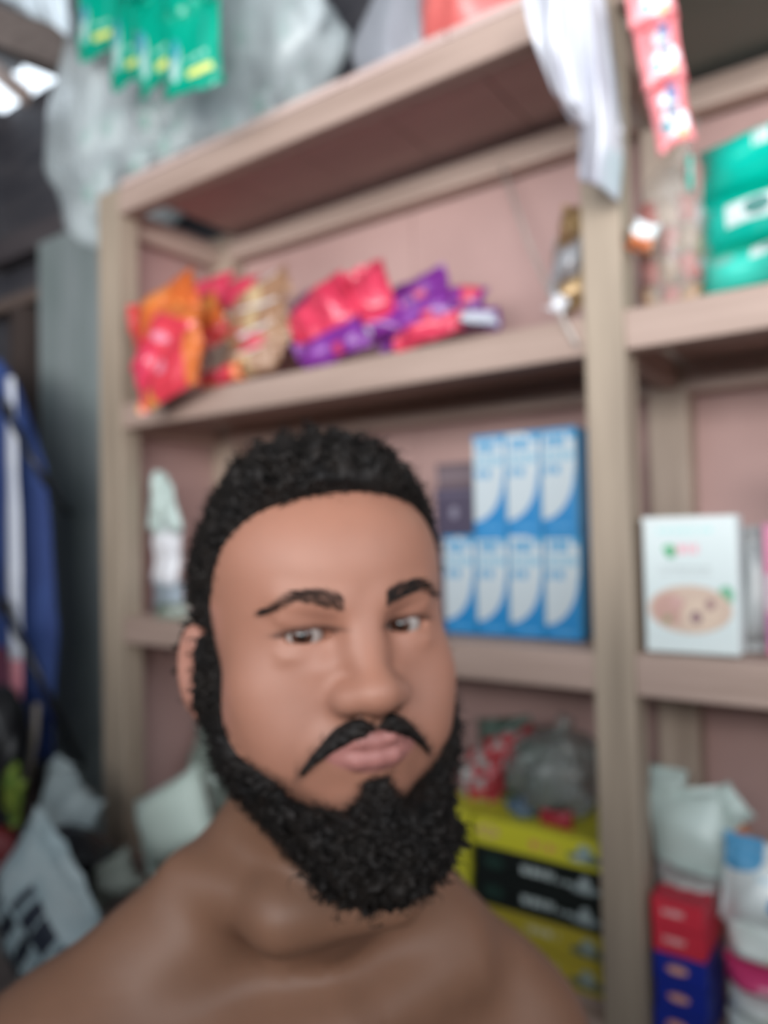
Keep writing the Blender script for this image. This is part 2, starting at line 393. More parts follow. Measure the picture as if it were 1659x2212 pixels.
def axis(*segs):
    out = []
    for a, b, s in segs: out += list(np.arange(a, b-1e-9, s))
    return np.array(out+[segs[-1][1]], dtype=np.float32)
gx = axis((-0.40, -0.36, 0.009), (-0.36, -0.26, 0.0045), (-0.26, -0.19, 0.008), (-0.19, -0.145, 0.005), (-0.145, 0.075, 0.0017), (0.075, 0.13, 0.007), (0.13, 0.21, 0.0045), (0.21, 0.26, 0.008))
gy = axis((0.28, 0.40, 0.007), (0.40, 0.53, 0.0016), (0.53, 0.70, 0.0045), (0.70, 0.86, 0.009))
gz = axis((-1.64, -1.52, 0.008), (-1.52, -1.13, 0.016), (-1.13, -0.90, 0.0055), (-0.90, -0.62, 0.014), (-0.62, -0.24, 0.008), (-0.24, -0.19, 0.004), (-0.19, 0.03, 0.0017), (0.03, 0.115, 0.004))
class Field:
    def __init__(s, far=0.06): s.D = np.full((len(gx), len(gy), len(gz)), far, dtype=np.float32)
    def win(s, lo, hi):
        i = [np.clip((np.searchsorted(g, lo[a])-1, np.searchsorted(g, hi[a])+1), 0, len(g)) for a, g in enumerate((gx, gy, gz))]
        sl = tuple(slice(int(q[0]), int(q[1])) for q in i)
        return sl, gx[sl[0]][:, None, None], gy[sl[1]][None, :, None], gz[sl[2]][None, None, :]
    def op(s, fn, lo, hi, k, sub=False):
        sl, X, Y, Z = s.win(lo, hi)
        if 0 in s.D[sl].shape: return
        d = fn(X, Y, Z).astype(np.float32); A = s.D[sl]
        if sub:
            h = np.clip(0.5-0.5*(A+d)/k, 0, 1); s.D[sl] = A*(1-h)+(-d)*h+k*h*(1-h)
        else:
            h = np.clip(0.5+0.5*(A-d)/k, 0, 1); s.D[sl] = A*(1-h)+d*h-k*h*(1-h)
    # primitives in the level frame
    def cap(s, a, b, ra, rb, k=0.02, m=0.045):
        a, b = np.array(a, float), np.array(b, float); R = max(ra, rb)+m
        def fn(X, Y, Z):
            ba = b-a; L = float(ba@ba)+1e-12
            h = np.clip(((X-a[0])*ba[0]+(Y-a[1])*ba[1]+(Z-a[2])*ba[2])/L, 0, 1)
            return np.sqrt((X-a[0]-h*ba[0])**2+(Y-a[1]-h*ba[1])**2+(Z-a[2]-h*ba[2])**2)-(ra+(rb-ra)*h)
        s.op(fn, np.minimum(a, b)-R, np.maximum(a, b)+R, k)
    def ell(s, c, r, k=0.02, Rm=None, sub=False, m=0.045):
        c = np.array(c, float); r = np.array(r, float); Rm = np.eye(3) if Rm is None else Rm
        ext = np.sqrt(((Rm*r[:, None])**2).sum(0))+m
        def fn(X, Y, Z):
            dx, dy, dz = X-c[0], Y-c[1], Z-c[2]
            q = [Rm[i, 0]*dx+Rm[i, 1]*dy+Rm[i, 2]*dz for i in range(3)]
            k0 = np.sqrt(sum((q[i]/r[i])**2 for i in range(3))); k1 = np.sqrt(sum((q[i]/r[i]**2)**2 for i in range(3)))+1e-6
            return np.where(k0 < 1e-3, -r.min(), k0*(k0-1)/k1)
        s.op(fn, c-ext, c+ext, k, sub)
    # the same in head coordinates
    def hcap(s, a, b, ra, rb, k=0.006, m=0.03): s.cap(h2c(a), h2c(b), ra, rb, k, m)
    def hell(s, c, r, k=0.008, sub=False, rot=None, m=0.03):
        M = HM if rot is None else rot @ HM
        s.ell(h2c(c), r, k, M, sub, m)
def rx(a): c, s_ = math.cos(a), math.sin(a); return np.array([[1, 0, 0], [0, c, s_], [0, -s_, c]])
def ry(a): c, s_ = math.cos(a), math.sin(a); return np.array([[c, 0, -s_], [0, 1, 0], [s_, 0, c]])
def rz(a): c, s_ = math.cos(a), math.sin(a); return np.array([[c, s_, 0], [-s_, c, 0], [0, 0, 1]])
def surface(D):
    """naive surface nets on the uneven grid"""
    N = D < 0
    c = N[:-1, :-1, :-1].astype(np.int8).copy()
    for a, b, e in ((1, 0, 0), (0, 1, 0), (0, 0, 1), (1, 1, 0), (1, 0, 1), (0, 1, 1), (1, 1, 1)):
        c += N[a:N.shape[0]-1+a, b:N.shape[1]-1+b, e:N.shape[2]-1+e]
    act = (c > 0) & (c < 8); I, J, K = np.nonzero(act); n = len(I)
    idx = np.full(act.shape, -1, dtype=np.int32); idx[I, J, K] = np.arange(n)
    acc = np.zeros((n, 3)); cnt = np.zeros(n); G = (gx, gy, gz)
    cor = [(a, b, e) for a in (0, 1) for b in (0, 1) for e in (0, 1)]
    for p in cor:
        for ax in range(3):
            if p[ax]: continue
            q = list(p); q[ax] = 1
            d0 = D[I+p[0], J+p[1], K+p[2]]; d1 = D[I+q[0], J+q[1], K+q[2]]; m = (d0 < 0) != (d1 < 0)
            t = np.where(m, d0/np.where(m, d0-d1, 1), 0)
            P0 = np.stack([gx[I+p[0]], gy[J+p[1]], gz[K+p[2]]], 1); P1 = np.stack([gx[I+q[0]], gy[J+q[1]], gz[K+q[2]]], 1)
            acc += (P0+(P1-P0)*t[:, None])*m[:, None]; cnt += m
    V = acc/cnt[:, None]; Fc = []
    for ax in range(3):
        sh = [slice(1, -1)]*3; sh[ax] = slice(0, -1); sh2 = [slice(1, -1)]*3; sh2[ax] = slice(1, None)
        A = N[tuple(sh)]; B = N[tuple(sh2)]
        E = np.nonzero(A != B); o = np.array([1, 1, 1]); o[ax] = 0
        i, j, k = (E[0]+o[0], E[1]+o[1], E[2]+o[2]); fl = A[E]
        u = np.zeros(3, int); v = np.zeros(3, int); u[(ax+1) % 3] = 1; v[(ax+2) % 3] = 1
        g = lambda s_, t_: idx[i-s_*u[0]-t_*v[0], j-s_*u[1]-t_*v[1], k-s_*u[2]-t_*v[2]]
        q = np.stack([g(1, 1), g(0, 1), g(0, 0), g(1, 0)], 1)
        q[~fl] = q[~fl][:, ::-1]; Fc.append(q)
    return V, np.concatenate(Fc)
def np_mesh(name, V, Fq, mats, parent, smooth=True):
    me = bpy.data.meshes.new(name); me.vertices.add(len(V)); me.vertices.foreach_set('co', np.asarray(V, np.float32).ravel())
    nf, w_ = Fq.shape; me.loops.add(nf*w_); me.polygons.add(nf)
    me.loops.foreach_set('vertex_index', Fq.astype(np.int32).ravel())
    me.polygons.foreach_set('loop_start', np.arange(0, nf*w_, w_, dtype=np.int32)); me.polygons.foreach_set('loop_total', np.full(nf, w_, dtype=np.int32))
    if smooth: me.polygons.foreach_set('use_smooth', np.ones(nf, bool))
    for m in mats: me.materials.append(m)
    me.update(calc_edges=True); me.validate()
    o = bpy.data.objects.new(name, me); COL.objects.link(o); o.parent = parent; return o

B = Field()
# --- skull and face
B.hell((0, -.010, .030), (.0815, .098, .082), .02)
B.hell((0, .022, -.022), (.0715, .066, .088), .03)
B.hell((0, .026, -.082), (.061, .054, .042), .03)
B.hell((0, .062, -.104), (.026, .024, .022), .02)
B.hell((0, .028, .045), (.068, .058, .050), .02)
for s in (-1, 1):
    B.hell((s*.048, .043, -.040), (.028, .028, .030), .02)
    B.hell((s*.042, .040, -.070), (.025, .030, .030), .02)
    B.hell((s*.064, .012, -.075), (.014, .026, .034), .02)
    B.hcap((s*.012, .081, .016), (s*.042, .071, .020), .0075, .007, .012)
# --- eye sockets, lids
for s in (-1, 1):
    B.hell((s*.033, .091, -.003), (.020, .013, .0125), .012, True)
    B.hell((s*.0325, .066, -.001), (.0155, .0150, .0140), .004)             # lids over the ball
    B.hell((s*.0325, .0745, .0085), (.017, .006, .0045), .004, rot=ry(-s*.1))   # upper lid fold
    B.hell((s*.0330, .0725, -.0125), (.0155, .006, .004), .006)             # lower lid pouch
for s in (-1, 1):
    B.hell((s*.0325, .0800, -.0012), (.0165, .0150, .0040), .0012, True)     # the opening
# --- nose
B.hcap((0, .0785, .006), (0, .1010, -.034), .0085, .0115, .014)
B.hell((0, .1015, -.0375), (.0150, .0125, .0110), .008)
for s in (-1, 1):
    B.hell((s*.0155, .0905, -.0395), (.0090, .0120, .0092), .010)
B.hell((0, .095, -.0455), (.007, .010, .0045), .005)
for s in (-1, 1): B.hell((s*.0085, .0975, -.0480), (.0048, .0065, .0036), .0025, True)
# --- mouth
B.hell((0, .070, -0.0700), (.031, .025, .023), .014)
B.hcap((0, .0935, -.049), (0, .0950, -.057), .0030, .0035, .006)
for s in (-1, 1):
    B.hcap((0, .0935, -0.0658), (s*.009, .0935, -0.0644), .0044, .0044, .003)
    B.hcap((s*.009, .0935, -0.0644), (s*.0275, .0815, -0.0702), .0044, .0022, .003)
    B.hcap((0, .0915, -0.0755), (s*.011, .0905, -0.0755), .0062, .0058, .002)
    B.hcap((s*.011, .0905, -0.0755), (s*.0275, .0815, -0.0710), .0058, .0022, .002)
for s in (-1, 1):                # the line where the lips meet
    B.hell((s*.012, .0990, -0.0702), (.015, .0045, .0008), .0016, True, rot=rz(-s*0.35))
# --- ears
for s in (-1, 1):
    R = rz(s*0.5) @ rx(0.15)
    B.hell((s*.0885, -.011, -.026), (.0085, .0185, .032), .006, rot=R)
    B.hell((s*.0815, -.004, -.056), (.0065, .0100, .0115), .006, rot=R)
    B.hell((s*.0965, -.005, -.024), (.0045, .0095, .018), .003, True, rot=R)
# --- neck, shoulders, trunk
B.cap(h2c((0, -.030, -.075)), (-.062, .615, -.245), .058, .060, .03)
B.cap(h2c((0, .012, -.100)), (-.050, .585, -.265), .036, .045, .03)
B.cap((-.075, .625, -.235), (-.215, .555, -.345), .046, .052, .04)
B.cap((-.030, .640, -.255), (.068, .690, -.390), .046, .050, .04)
SR, SL = np.array((-.248, .520, -.385)), np.array((.102, .690, -.445))
B.ell(SR, (.072, .068, .075), .04); B.ell(SL, (.062, .066, .072), .04)
ta = np.array([SL[0]-SR[0], SL[1]-SR[1], 0]); ta /= np.linalg.norm(ta); tf = np.array([ta[1], -ta[0], 0])   # across, and to the front
TM = np.stack([ta, tf, UPZ])
tc_ = (SR+SL)/2
def T(a, b, c): return tc_+ta*a+tf*b+UPZ*c
B.ell(T(0, -.012, -.085), (.170, .105, .185), .05, TM)
for s in (-1, 1):
    B.ell(T(s*.082, .056, -.070), (.088, .050, .080), .035, TM)           # chest
    B.cap(T(s*.018, .058, .055), T(s*.130, .030, .062), 0.008, .009, .05)   # collar bones
    B.ell(T(s*.10, -.070, -.07), (.08, .05, .11), .04, TM)                 # shoulder blades
B.ell(T(0, .005, -.33), (.150, .118, .16), .05, TM)
B.ell(T(0, .000, -.46), (.160, .115, .13), .05, TM)
B.cap((-.155, .578, -.250), (-.075, .529, -.259), .012, .020, .025)
B.cap((-.075, .527, -.258), (.005, .544, -.258), .020, .016, .022)      # fold at the foot of the neck
# --- legs and feet
for s in (-1, 1):
    hip = T(s*.085, -.005, -.50); kn = T(s*.095, .01, -.86); an = T(s*.10, -.015, -1.175)
    B.cap(hip, kn, .085, .058, .04); B.cap(kn, an, .055, .038, .03)
    B.ell(T(s*.105, .055, -1.185), (.046, .125, .034), .03, TM)
# --- arms hanging at the sides
def arm(sh, el, wr, sg):
    B.cap(sh, el, .056, .043, .03); B.cap(el, wr, .044, .028, .02)
    pm = wr+np.array((0, -.012, -.06)); B.ell(pm, (.017, .042, .048), .012)
    for q in range(4):
        a = pm+np.array((0, -.033+.022*q, -.035)); L = (.85, 1.05, 1.1, 1.0)[q]
        b = a+np.array((-.006*sg, .002, -.036))*L; c = b+np.array((-.014*sg, .002, -.032))*L
        B.cap(a, b, .0096, .0088, .002, .02); B.cap(b, c, .0088, .0078, .002, .02)
    B.cap(pm+(0, -.034, .015), pm+(-.012*sg, -.064, -.020), .0125, .0105, .006, .02); B.cap(pm+(-.012*sg, -.064, -.020), pm+(-.018*sg, -.070, -.045), .0105, .009, .003, .02)
arm(SL+(.010, 0, -.01), SL+np.array((.060, .055, -.285)), SL+np.array((.065, -.015, -.53)), 1)
arm(SR+(-.008, 0, -.01), SR+np.array((-.055, .030, -.290)), SR+np.array((-.060, -.045, -.53)), -1)
V, Fq = surface(B.D)
def hloc(Vc): return ((Vc-HO) @ HM.T)/HS

# --- skin
def vcol(o, cols):
    a = o.data.color_attributes.new('tint', 'FLOAT_COLOR', 'POINT')
    c = np.ones((len(cols), 4), np.float32); c[:, :3] = cols; a.data.foreach_set('color', c.ravel())
skin, t, b = nt('skin')
ca = node(t, 'ShaderNodeVertexColor', layer_name='tint'); n = node(t, 'ShaderNodeTexNoise'); n.inputs['Scale'].default_value = 45; n.inputs['Detail'].default_value = 3
tc = node(t, 'ShaderNodeTexCoord'); lnk(t, tc.outputs['Object'], n.inputs[0])
mr = node(t, 'ShaderNodeMapRange'); mr.inputs[3].default_value = 0.92; mr.inputs[4].default_value = 1.07; lnk(t, n.outputs[0], mr.inputs[0])
mm = node(t, 'ShaderNodeMix', data_type='RGBA', blend_type='MULTIPLY'); mm.inputs[0].default_value = 1
lnk(t, ca.outputs[0], mm.inputs[6]); lnk(t, mr.outputs[0], mm.inputs[7]); lnk(t, mm.outputs[2], b.inputs['Base Color'])
b.inputs['Specular IOR Level'].default_value = 0.42; b.inputs['Roughness'].default_value = 0.5; b.inputs['Subsurface Weight'].default_value = 0.12; b.inputs['Subsurface Radius'].default_value = (1, .4, .25); b.inputs['Subsurface Scale'].default_value = 0.006
n2 = node(t, 'ShaderNodeTexNoise'); n2.inputs['Scale'].default_value = 420; lnk(t, tc.outputs['Object'], n2.inputs[0])
bp = node(t, 'ShaderNodeBump'); bp.inputs['Strength'].default_value = 0.12; bp.inputs['Distance'].default_value = 0.001; lnk(t, n2.outputs[0], bp.inputs['Height']); lnk(t, bp.outputs[0], b.inputs['Normal'])
H = hloc(V); ax_ = np.abs(H[:, 0])
SK = np.array((0.36, 0.166, 0.112)); col_ = np.tile(SK, (len(V), 1))
def blend(mask, c):
    global col_
    m = np.clip(mask, 0, 1)[:, None]; col_ = col_*(1-m)+np.array(c)*m
sm = lambda x, a, b_: np.clip((x-a)/(b_-a), 0, 1)**2*(3-2*np.clip((x-a)/(b_-a), 0, 1))
body = 1-sm(H[:, 2], -.135, -.10); blend(body, (0.225, 0.115, 0.072))       # trunk and below darkened, shade painted into the skin tint
ear = sm(ax_, .074, .080)*(1-sm(np.abs(H[:, 2]+.02), .035, .045)); blend(ear*.7, (0.45, 0.21, 0.16))
lipz = np.maximum(np.abs(H[:, 2]+.0708)-(.0118-.0095*(ax_/.029)**2), 0)
lip = (1-sm(lipz, 0, .002))*(ax_ < .0285)*(H[:, 1] > .078); blend(lip*.85, (0.36, 0.145, 0.135))
front = H[:, 1] > .03
chk = np.exp(-(((ax_-.040)/.020)**2+((H[:, 2]+.042)/.022)**2))*front; blend(chk*.35, (0.47, 0.255, 0.20))
und = np.exp(-(((ax_-.034)/.018)**2+((H[:, 2]+.020)/.006)**2))*front; blend(und*.35, (0.31, 0.135, 0.09))
lash = np.exp(-((np.sqrt(((ax_-.0325)/.0175)**2+((H[:, 2]+.0012)/.0058)**2)-1.0)/.26)**2)*(H[:, 2] > -.0005)*front; blend(lash*.8, (0.03, 0.015, 0.012))
up = np.exp(-(((ax_-.034)/.016)**2+((H[:, 2]-.008)/.006)**2))*front; blend(up*.25, (0.33, 0.16, 0.12))

zb_s = np.interp(ax_, (0, .006, .011, .016, .026, .034, .044, .053, .061, .067, .072, .077), (-.083, -.084, -.098, -.104, -.106, -.103, -.097, -.086, -.070, -.050, -.020, .01))
stub = sm(zb_s+.012-H[:, 2], 0, .014)*(H[:, 1] > .0)*(H[:, 1] < .115)*(H[:, 2] > np.maximum(-.135, zb_s-.035)); stub = stub*(1-sm(H[:, 1]-np.interp(H[:, 2], (-.10, -.085, -.070, -.050, -.035, -.02), (.2, .066, .046, .029, .019, .014)), .002, .012)); blend(stub*.6, (0.05, 0.03, 0.022))
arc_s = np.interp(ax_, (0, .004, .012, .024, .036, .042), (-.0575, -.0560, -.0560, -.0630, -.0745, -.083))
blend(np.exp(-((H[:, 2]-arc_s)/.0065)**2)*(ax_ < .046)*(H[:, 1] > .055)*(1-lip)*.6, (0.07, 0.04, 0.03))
MAN = thing('person', 'bare-chested man with black curly hair and a full beard, facing the camera', 'person', tuple(c2w(T(0, 0, -1.21))))
def to_local(Vc): return c2w(Vc)-np.array(MAN.location)
bodyo = np_mesh('body', to_local(V), Fq, [skin], MAN); vcol(bodyo, col_)
ms = bodyo.modifiers.new('smooth', 'SMOOTH'); ms.factor = 0.5; ms.iterations = 2

# --- eyes
def eyemat():
    m, t, b = nt('eye'); tc = node(t, 'ShaderNodeTexCoord'); sp_ = node(t, 'ShaderNodeSeparateXYZ'); lnk(t, tc.outputs['Object'], sp_.inputs[0])
    r = math_(t, 'SQRT', math_(t, 'ADD', math_(t, 'POWER', sp_.outputs[0], 2), math_(t, 'POWER', sp_.outputs[2], 2)))
    fr = math_(t, 'GREATER_THAN', sp_.outputs[1], 0)
    iris = math_(t, 'MULTIPLY', math_(t, 'LESS_THAN', r, 0.0066), fr); pup = math_(t, 'MULTIPLY', math_(t, 'LESS_THAN', r, 0.0026), fr)
    c = mixc(t, iris, (0.36, 0.32, 0.30), (0.055, 0.024, 0.016)); c = mixc(t, pup, c, (0.004, 0.004, 0.004))
    lnk(t, c, b.inputs['Base Color']); b.inputs['Roughness'].default_value = 0.12; return m
EM = eyemat()
for s in (-1, 1):
    bm = bmesh.new(); bmesh.ops.create_uvsphere(bm, u_segments=32, v_segments=20, radius=0.0122)
    for v in bm.verts:                                            # slight corneal bulge
        q = math.hypot(v.co.x, v.co.z)
        if v.co.y > 0 and q < .0065: v.co.y += .0009*(1-(q/.0065)**2)
    me = bpy.data.meshes.new('eyeball'); bm.to_mesh(me); bm.free(); me.materials.append(EM); me.polygons.foreach_set('use_smooth', [True]*len(me.polygons))
    o = bpy.data.objects.new('eyeball', me); COL.objects.link(o); o.parent = MAN
    ec = h2c((s*.0325, .0675, -.0012)); o.location = to_local(ec[None])[0]
    tgt = np.array((-.03, 0.0, -.03))-ec
    o.rotation_euler = Vector(tuple(c2w(tgt[None])[0]-CAM)).to_track_quat('Y', 'Z').to_euler()

# --- hair volumes
hairm = noise_mat('black_hair', (0.007, 0.006, 0.006), (0.018, 0.014, 0.012), 60, 0.6)
hairm.node_tree.nodes['Principled BSDF'].inputs['Specular IOR Level'].default_value = 0.22
GXm, GYm, GZm = gx[:, None, None], gy[None, :, None], gz[None, None, :]
def hb(lo, hi):
    sl, X, Y, Z = B.win(lo, hi); X, Y, Z = np.broadcast_arrays(X, Y, Z)
    P = np.stack([X, Y, Z], -1).reshape(-1, 3); return sl, hloc(P), X.shape
def n3(P, f, seed):
    r = np.random.RandomState(seed); o = 0
    for k in range(14):
        d = r.normal(size=3); d /= np.linalg.norm(d)
        o = o+np.sin(P @ d*f*1.5*(.7+.09*k)+r.uniform(0, 6))
    return o/3.4
lo, hi = np.array((-.17, .40, -.26)), np.array((.09, .72, .115))
sl, P, shp = hb(lo, hi)
D0 = B.D[sl].reshape(-1); x, y, z = P[:, 0], P[:, 1], P[:, 2]; ax = np.abs(x)
# hairline: how far forward the hair comes at each height (side view) and how high at each width (front view)
yl = np.interp(z, (-.10, -.06, -.03, 0, .02, .04, .055, .066, .076, .092), (-.012, .000, .010, .013, .017, .026, .034, .043, .054, .084))
mh = (yl-y)/.012
mh = np.minimum(mh, (z+.095)/.02)
earz = np.clip(1-((y+.010)/.020)**2-((z+.028)/.040)**2, -1, 1); mh = np.where((ax > .071), np.minimum(mh, -earz*4), mh)
mh = np.where((z < -.028) & (y > -.03), np.minimum(mh, 0.2), mh)
mh = np.clip(mh, -1, 1)
topk = np.clip((z-.058)/.055, 0, 1)*(1-np.clip(ax/.085, 0, 1)**3)
th = (0.0055+0.0120*topk+0.0065*n3(P, 300, 3)*(.25+.75*topk)+0.002*n3(P, 520, 4))
th = np.maximum(th, .002)
dh = D0-(mh*th*1.0)+np.where(mh < 0, .004, 0)
FH = np.full(B.D.shape, 1.0, np.float32); FH[sl] = dh.reshape(shp)
def volume(Ff, name):
    Vh, Fh = surface(Ff); o = np_mesh(name, to_local(Vh), Fh, [hairm], MAN); return o, Vh
hair_o, VH = volume(FH, 'hair')
# beard: jaw sides, chin and under the lip, cheeks left bare
zb = np.interp(ax, (0, .006, .011, .016, .026, .034, .044, .053, .061, .067, .072, .077), (-.083, -.084, -.102, -.110, -.110, -.106, -.100, -.090, -.074, -.055, -.024, .01))
mb = np.clip((zb+.002*n3(P, 420, 5)-z)/.011, -1, 1)
mb = np.minimum(mb, np.clip((y+.004)/.016, -1, 1))
mb = np.minimum(mb, np.clip((np.interp(z, (-.10, -.085, -.070, -.050, -.035, -.02), (.2, .066, .046, .029, .019, .014))-y)/.008, -1, 1))
mb = np.minimum(mb, np.clip((z-np.interp(ax, (.03, .045, .058, .068, .080), (-.165, -.142, -.126, -.112, -.095)))/.014, -1, 1))
tb = .0045+.014*np.clip((-.085-z)/.05, 0, 1)+.0045*n3(P, 360, 7)*np.clip((-.07-z)/.04, 0, 1)+.0018*n3(P, 700, 9)
tb = np.maximum(tb, .002)
db = D0-mb*tb+np.where(mb < 0, .004, 0)
q = np.sqrt(((x-.006)/.048)**2+((y-.070)/.042)**2+((z+.130)/.038)**2); de = (q-1)*.036+.0035*n3(P, 380, 11)
k = .012; hh = np.clip(.5+.5*(db-de)/k, 0, 1); db2 = db*(1-hh)+de*hh-k*hh*(1-hh)
db2 = np.maximum(db2, z-(zb+.004))
FB = np.full(B.D.shape, 1.0, np.float32); FB[sl] = db2.reshape(shp)
beard_o, VB = volume(FB, 'beard')
# moustache
arc = np.interp(ax, (0, .004, .012, .024, .036, .042), (-.0575, -.0560, -.0560, -.0630, -.0745, -.083))
hw = np.interp(ax, (0, .003, .008, .020, .032, .041, .043), (.0008, .0026, .0062, .0066, .0052, .0034, 0))
mm_ = np.clip((hw-np.abs(z-arc))/.004, -1, 1); mm_ = np.where(y > .045, mm_, -1)
dm = D0-mm_*(.0042+.0012*n3(P, 700, 13))+np.where(mm_ < 0, .003, 0)
FM = np.full(B.D.shape, 1.0, np.float32); FM[sl] = dm.reshape(shp)
mous_o, VM = volume(FM, 'moustache')
# loose strands on top of the volumes give the soft outline
def strands(name, Vs, o, count, L, rad, curl, parent, sel=None):
    me = o.data; nv = len(me.vertices); no = np.zeros(nv*3, np.float32); me.vertices.foreach_get('normal', no); no = no.reshape(-1, 3); co = np.zeros(nv*3, np.float32); me.vertices.foreach_get('co', co); co = co.reshape(-1, 3)
    ids = np.arange(nv) if sel is None else np.nonzero(sel)[0]
    ids = np.random.choice(ids, count); p, n_ = co[ids], no[ids]
    t1 = np.cross(n_, np.random.normal(size=(count, 3))); t1 /= np.linalg.norm(t1, axis=1)[:, None]+1e-9; t2 = np.cross(n_, t1)
    l = (L*np.random.uniform(.5, 1.2, count))[:, None]; a0 = np.random.uniform(0, 6, count)[:, None]; VV, FF = [], []
    seg = 5
    for s_ in range(seg):
        f_2 = s_/(seg-1); c_ = curl*l*f_2
        q_ = p+n_*l*(f_2*.75-.1)+t1*(np.cos(a0+f_2*4.5)-np.cos(a0))*c_+t2*(np.sin(a0+f_2*4.5)-np.sin(a0))*c_
        r_ = rad*(1-.75*f_2)
        for m_ in range(3): VV.append(q_+(t1*math.cos(2.094*m_)+t2*math.sin(2.094*m_))*r_)
    VV = np.stack(VV, 1); base = (np.arange(count)*seg*3)[:, None]
    for s_ in range(seg-1):
        for m_ in range(3):
            FF.append(base+np.array([[s_*3+m_, s_*3+(m_+1) % 3, (s_+1)*3+(m_+1) % 3, (s_+1)*3+m_]]))
    so = np_mesh(name, VV.reshape(-1, 3), np.concatenate(FF), [hairm], parent); so['kind'] = 'stuff'; return so
strands('hair_strands', VH, hair_o, 9000, .0075, .0006, .45, hair_o, hloc(VH)[:, 2] > .02)
strands('hair_strands', VH, hair_o, 2500, .0035, .0005, .4, hair_o)
strands('beard_strands', VB, beard_o, 9000, .0085, .0006, .45, beard_o)
strands('moustache_strands', VM, mous_o, 3000, .0055, .0005, .3, mous_o)
# eyebrows and lashes: rows of fine hairs lying on the skin
def snap(hp):
    """nearest skin vertex to a head-local point, in the level frame"""
    return Vf[np.argmin((((Hf-np.array(hp))*np.array((1, .25, 1)))**2).sum(1)+(Hf[:, 1] < .045)*1e-4)]
fs_ = (H[:, 1] > .03) & (H[:, 2] > -.05) & (H[:, 2] < .06); Vf, Hf = V[fs_], H[fs_]
def hairs(name, roots, mat, r0=.00045):
    VV, FF = [], []
    for a, d in roots:
        a = np.array(a); d = np.array(d); pts = [a, a+d*.5+hy*.0006, a+d]; s0 = np.cross(d, hy); s0 /= np.linalg.norm(s0)+1e-9; s1 = np.cross(s0, d/(np.linalg.norm(d)+1e-9))
        b0 = len(VV)
        for i_, p_ in enumerate(pts):
            for m_ in range(3): VV.append(p_+(s0*math.cos(2.094*m_)+s1*math.sin(2.094*m_))*r0*(1-.4*i_))
        for i_ in range(2):
            for m_ in range(3): FF.append((b0+i_*3+m_, b0+i_*3+(m_+1) % 3, b0+(i_+1)*3+(m_+1) % 3, b0+(i_+1)*3+m_))
    return np_mesh(name, to_local(np.array(VV)), np.array(FF), [mat], MAN)
for s in (-1, 1):
    roots = []
    for k_ in range(430):
        f0 = np.random.beta(1.15, 1.3); e = np.random.uniform(-1, 1)
        xx_ = .013+.043*f0; zz_ = .0165+.0075*math.sin(min(1, f0/.75)*PI/2)-.009*max(0, f0-.6)/.4
        wd_ = .0046*(1-.75*f0**1.5)*(0.75+0.25*min(1, f0/.12))
        p_ = snap((s*xx_, .08-.03*f0, zz_+e*wd_))
        d_ = (hx*s*(.5+.5*f0)+hz*(.75*(1-f0)-.25*f0)); d_ = d_/np.linalg.norm(d_)*np.random.uniform(.004, .0065)
        roots.append((p_+hy*.0004, d_+hy*.0006))
    hairs('eyebrow', roots, hairm)
# --- trousers (below the frame): waist to ankle
Tq = Field(); 
Tq.ell(T(0, .002, -.50), (.172, .130, .12), .05, TM)
for s in (-1, 1):
    hip = T(s*.085, -.003, -.52); kn = T(s*.097, .01, -.86); an = T(s*.10, -.010, -1.12)
    Tq.cap(hip, kn, .098, .078, .03); Tq.cap(kn, an, .078, .066, .03)
zt = gz[None, None, :]; Tq.D = np.maximum(np.maximum(Tq.D, zt-(tc_[2]-.46)), (tc_[2]-1.12)-zt).astype(np.float32)
VT, FT = surface(Tq.D)
tr_o = np_mesh('trousers', to_local(VT), FT, [noise_mat('dark_cotton', (0.04, 0.045, 0.06), (0.06, 0.065, 0.085), 30, 0.85)], MAN)
tr_o['label'] = 'dark trousers'

# ------------------------------------------------------------------ prints
WHT = (0.50, 0.56, 0.59); BLU = (0.012, 0.20, 0.47); LBL = (0.03, 0.27, 0.50)
bluebox = print_mat('blue_curve_carton', BLU, [
    ('box', 0, .60, .96, .97, WHT), ('ell', -.9, .14, .93, 1.10, WHT), ('box', .96, 0, 1.0, 1, LBL), ('box', .80, .90, 1, 1, LBL),
    ('txt', .06, .84, .66, .94, LBL, 7), ('txt', .06, .70, .90, .79, (.20, .42, .56), 16), ('txt', .06, .575, .62, .66, LBL, 7), ('txt', .2, .05, .8, .09, (.1, .34, .6), 20)], 0.4)
blueside = plain('blue_carton_side', (0.03, 0.25, 0.5))
purplebox = print_mat('dark_purple_carton', (0.065, 0.05, 0.085), [('ell', .40, .35, .60, .62, (.22, .20, .26)), ('box', 0, .86, 1, .92, (.12, .10, .15))], 0.45)
purpleside = plain('dark_purple_side', (0.06, 0.048, 0.08))
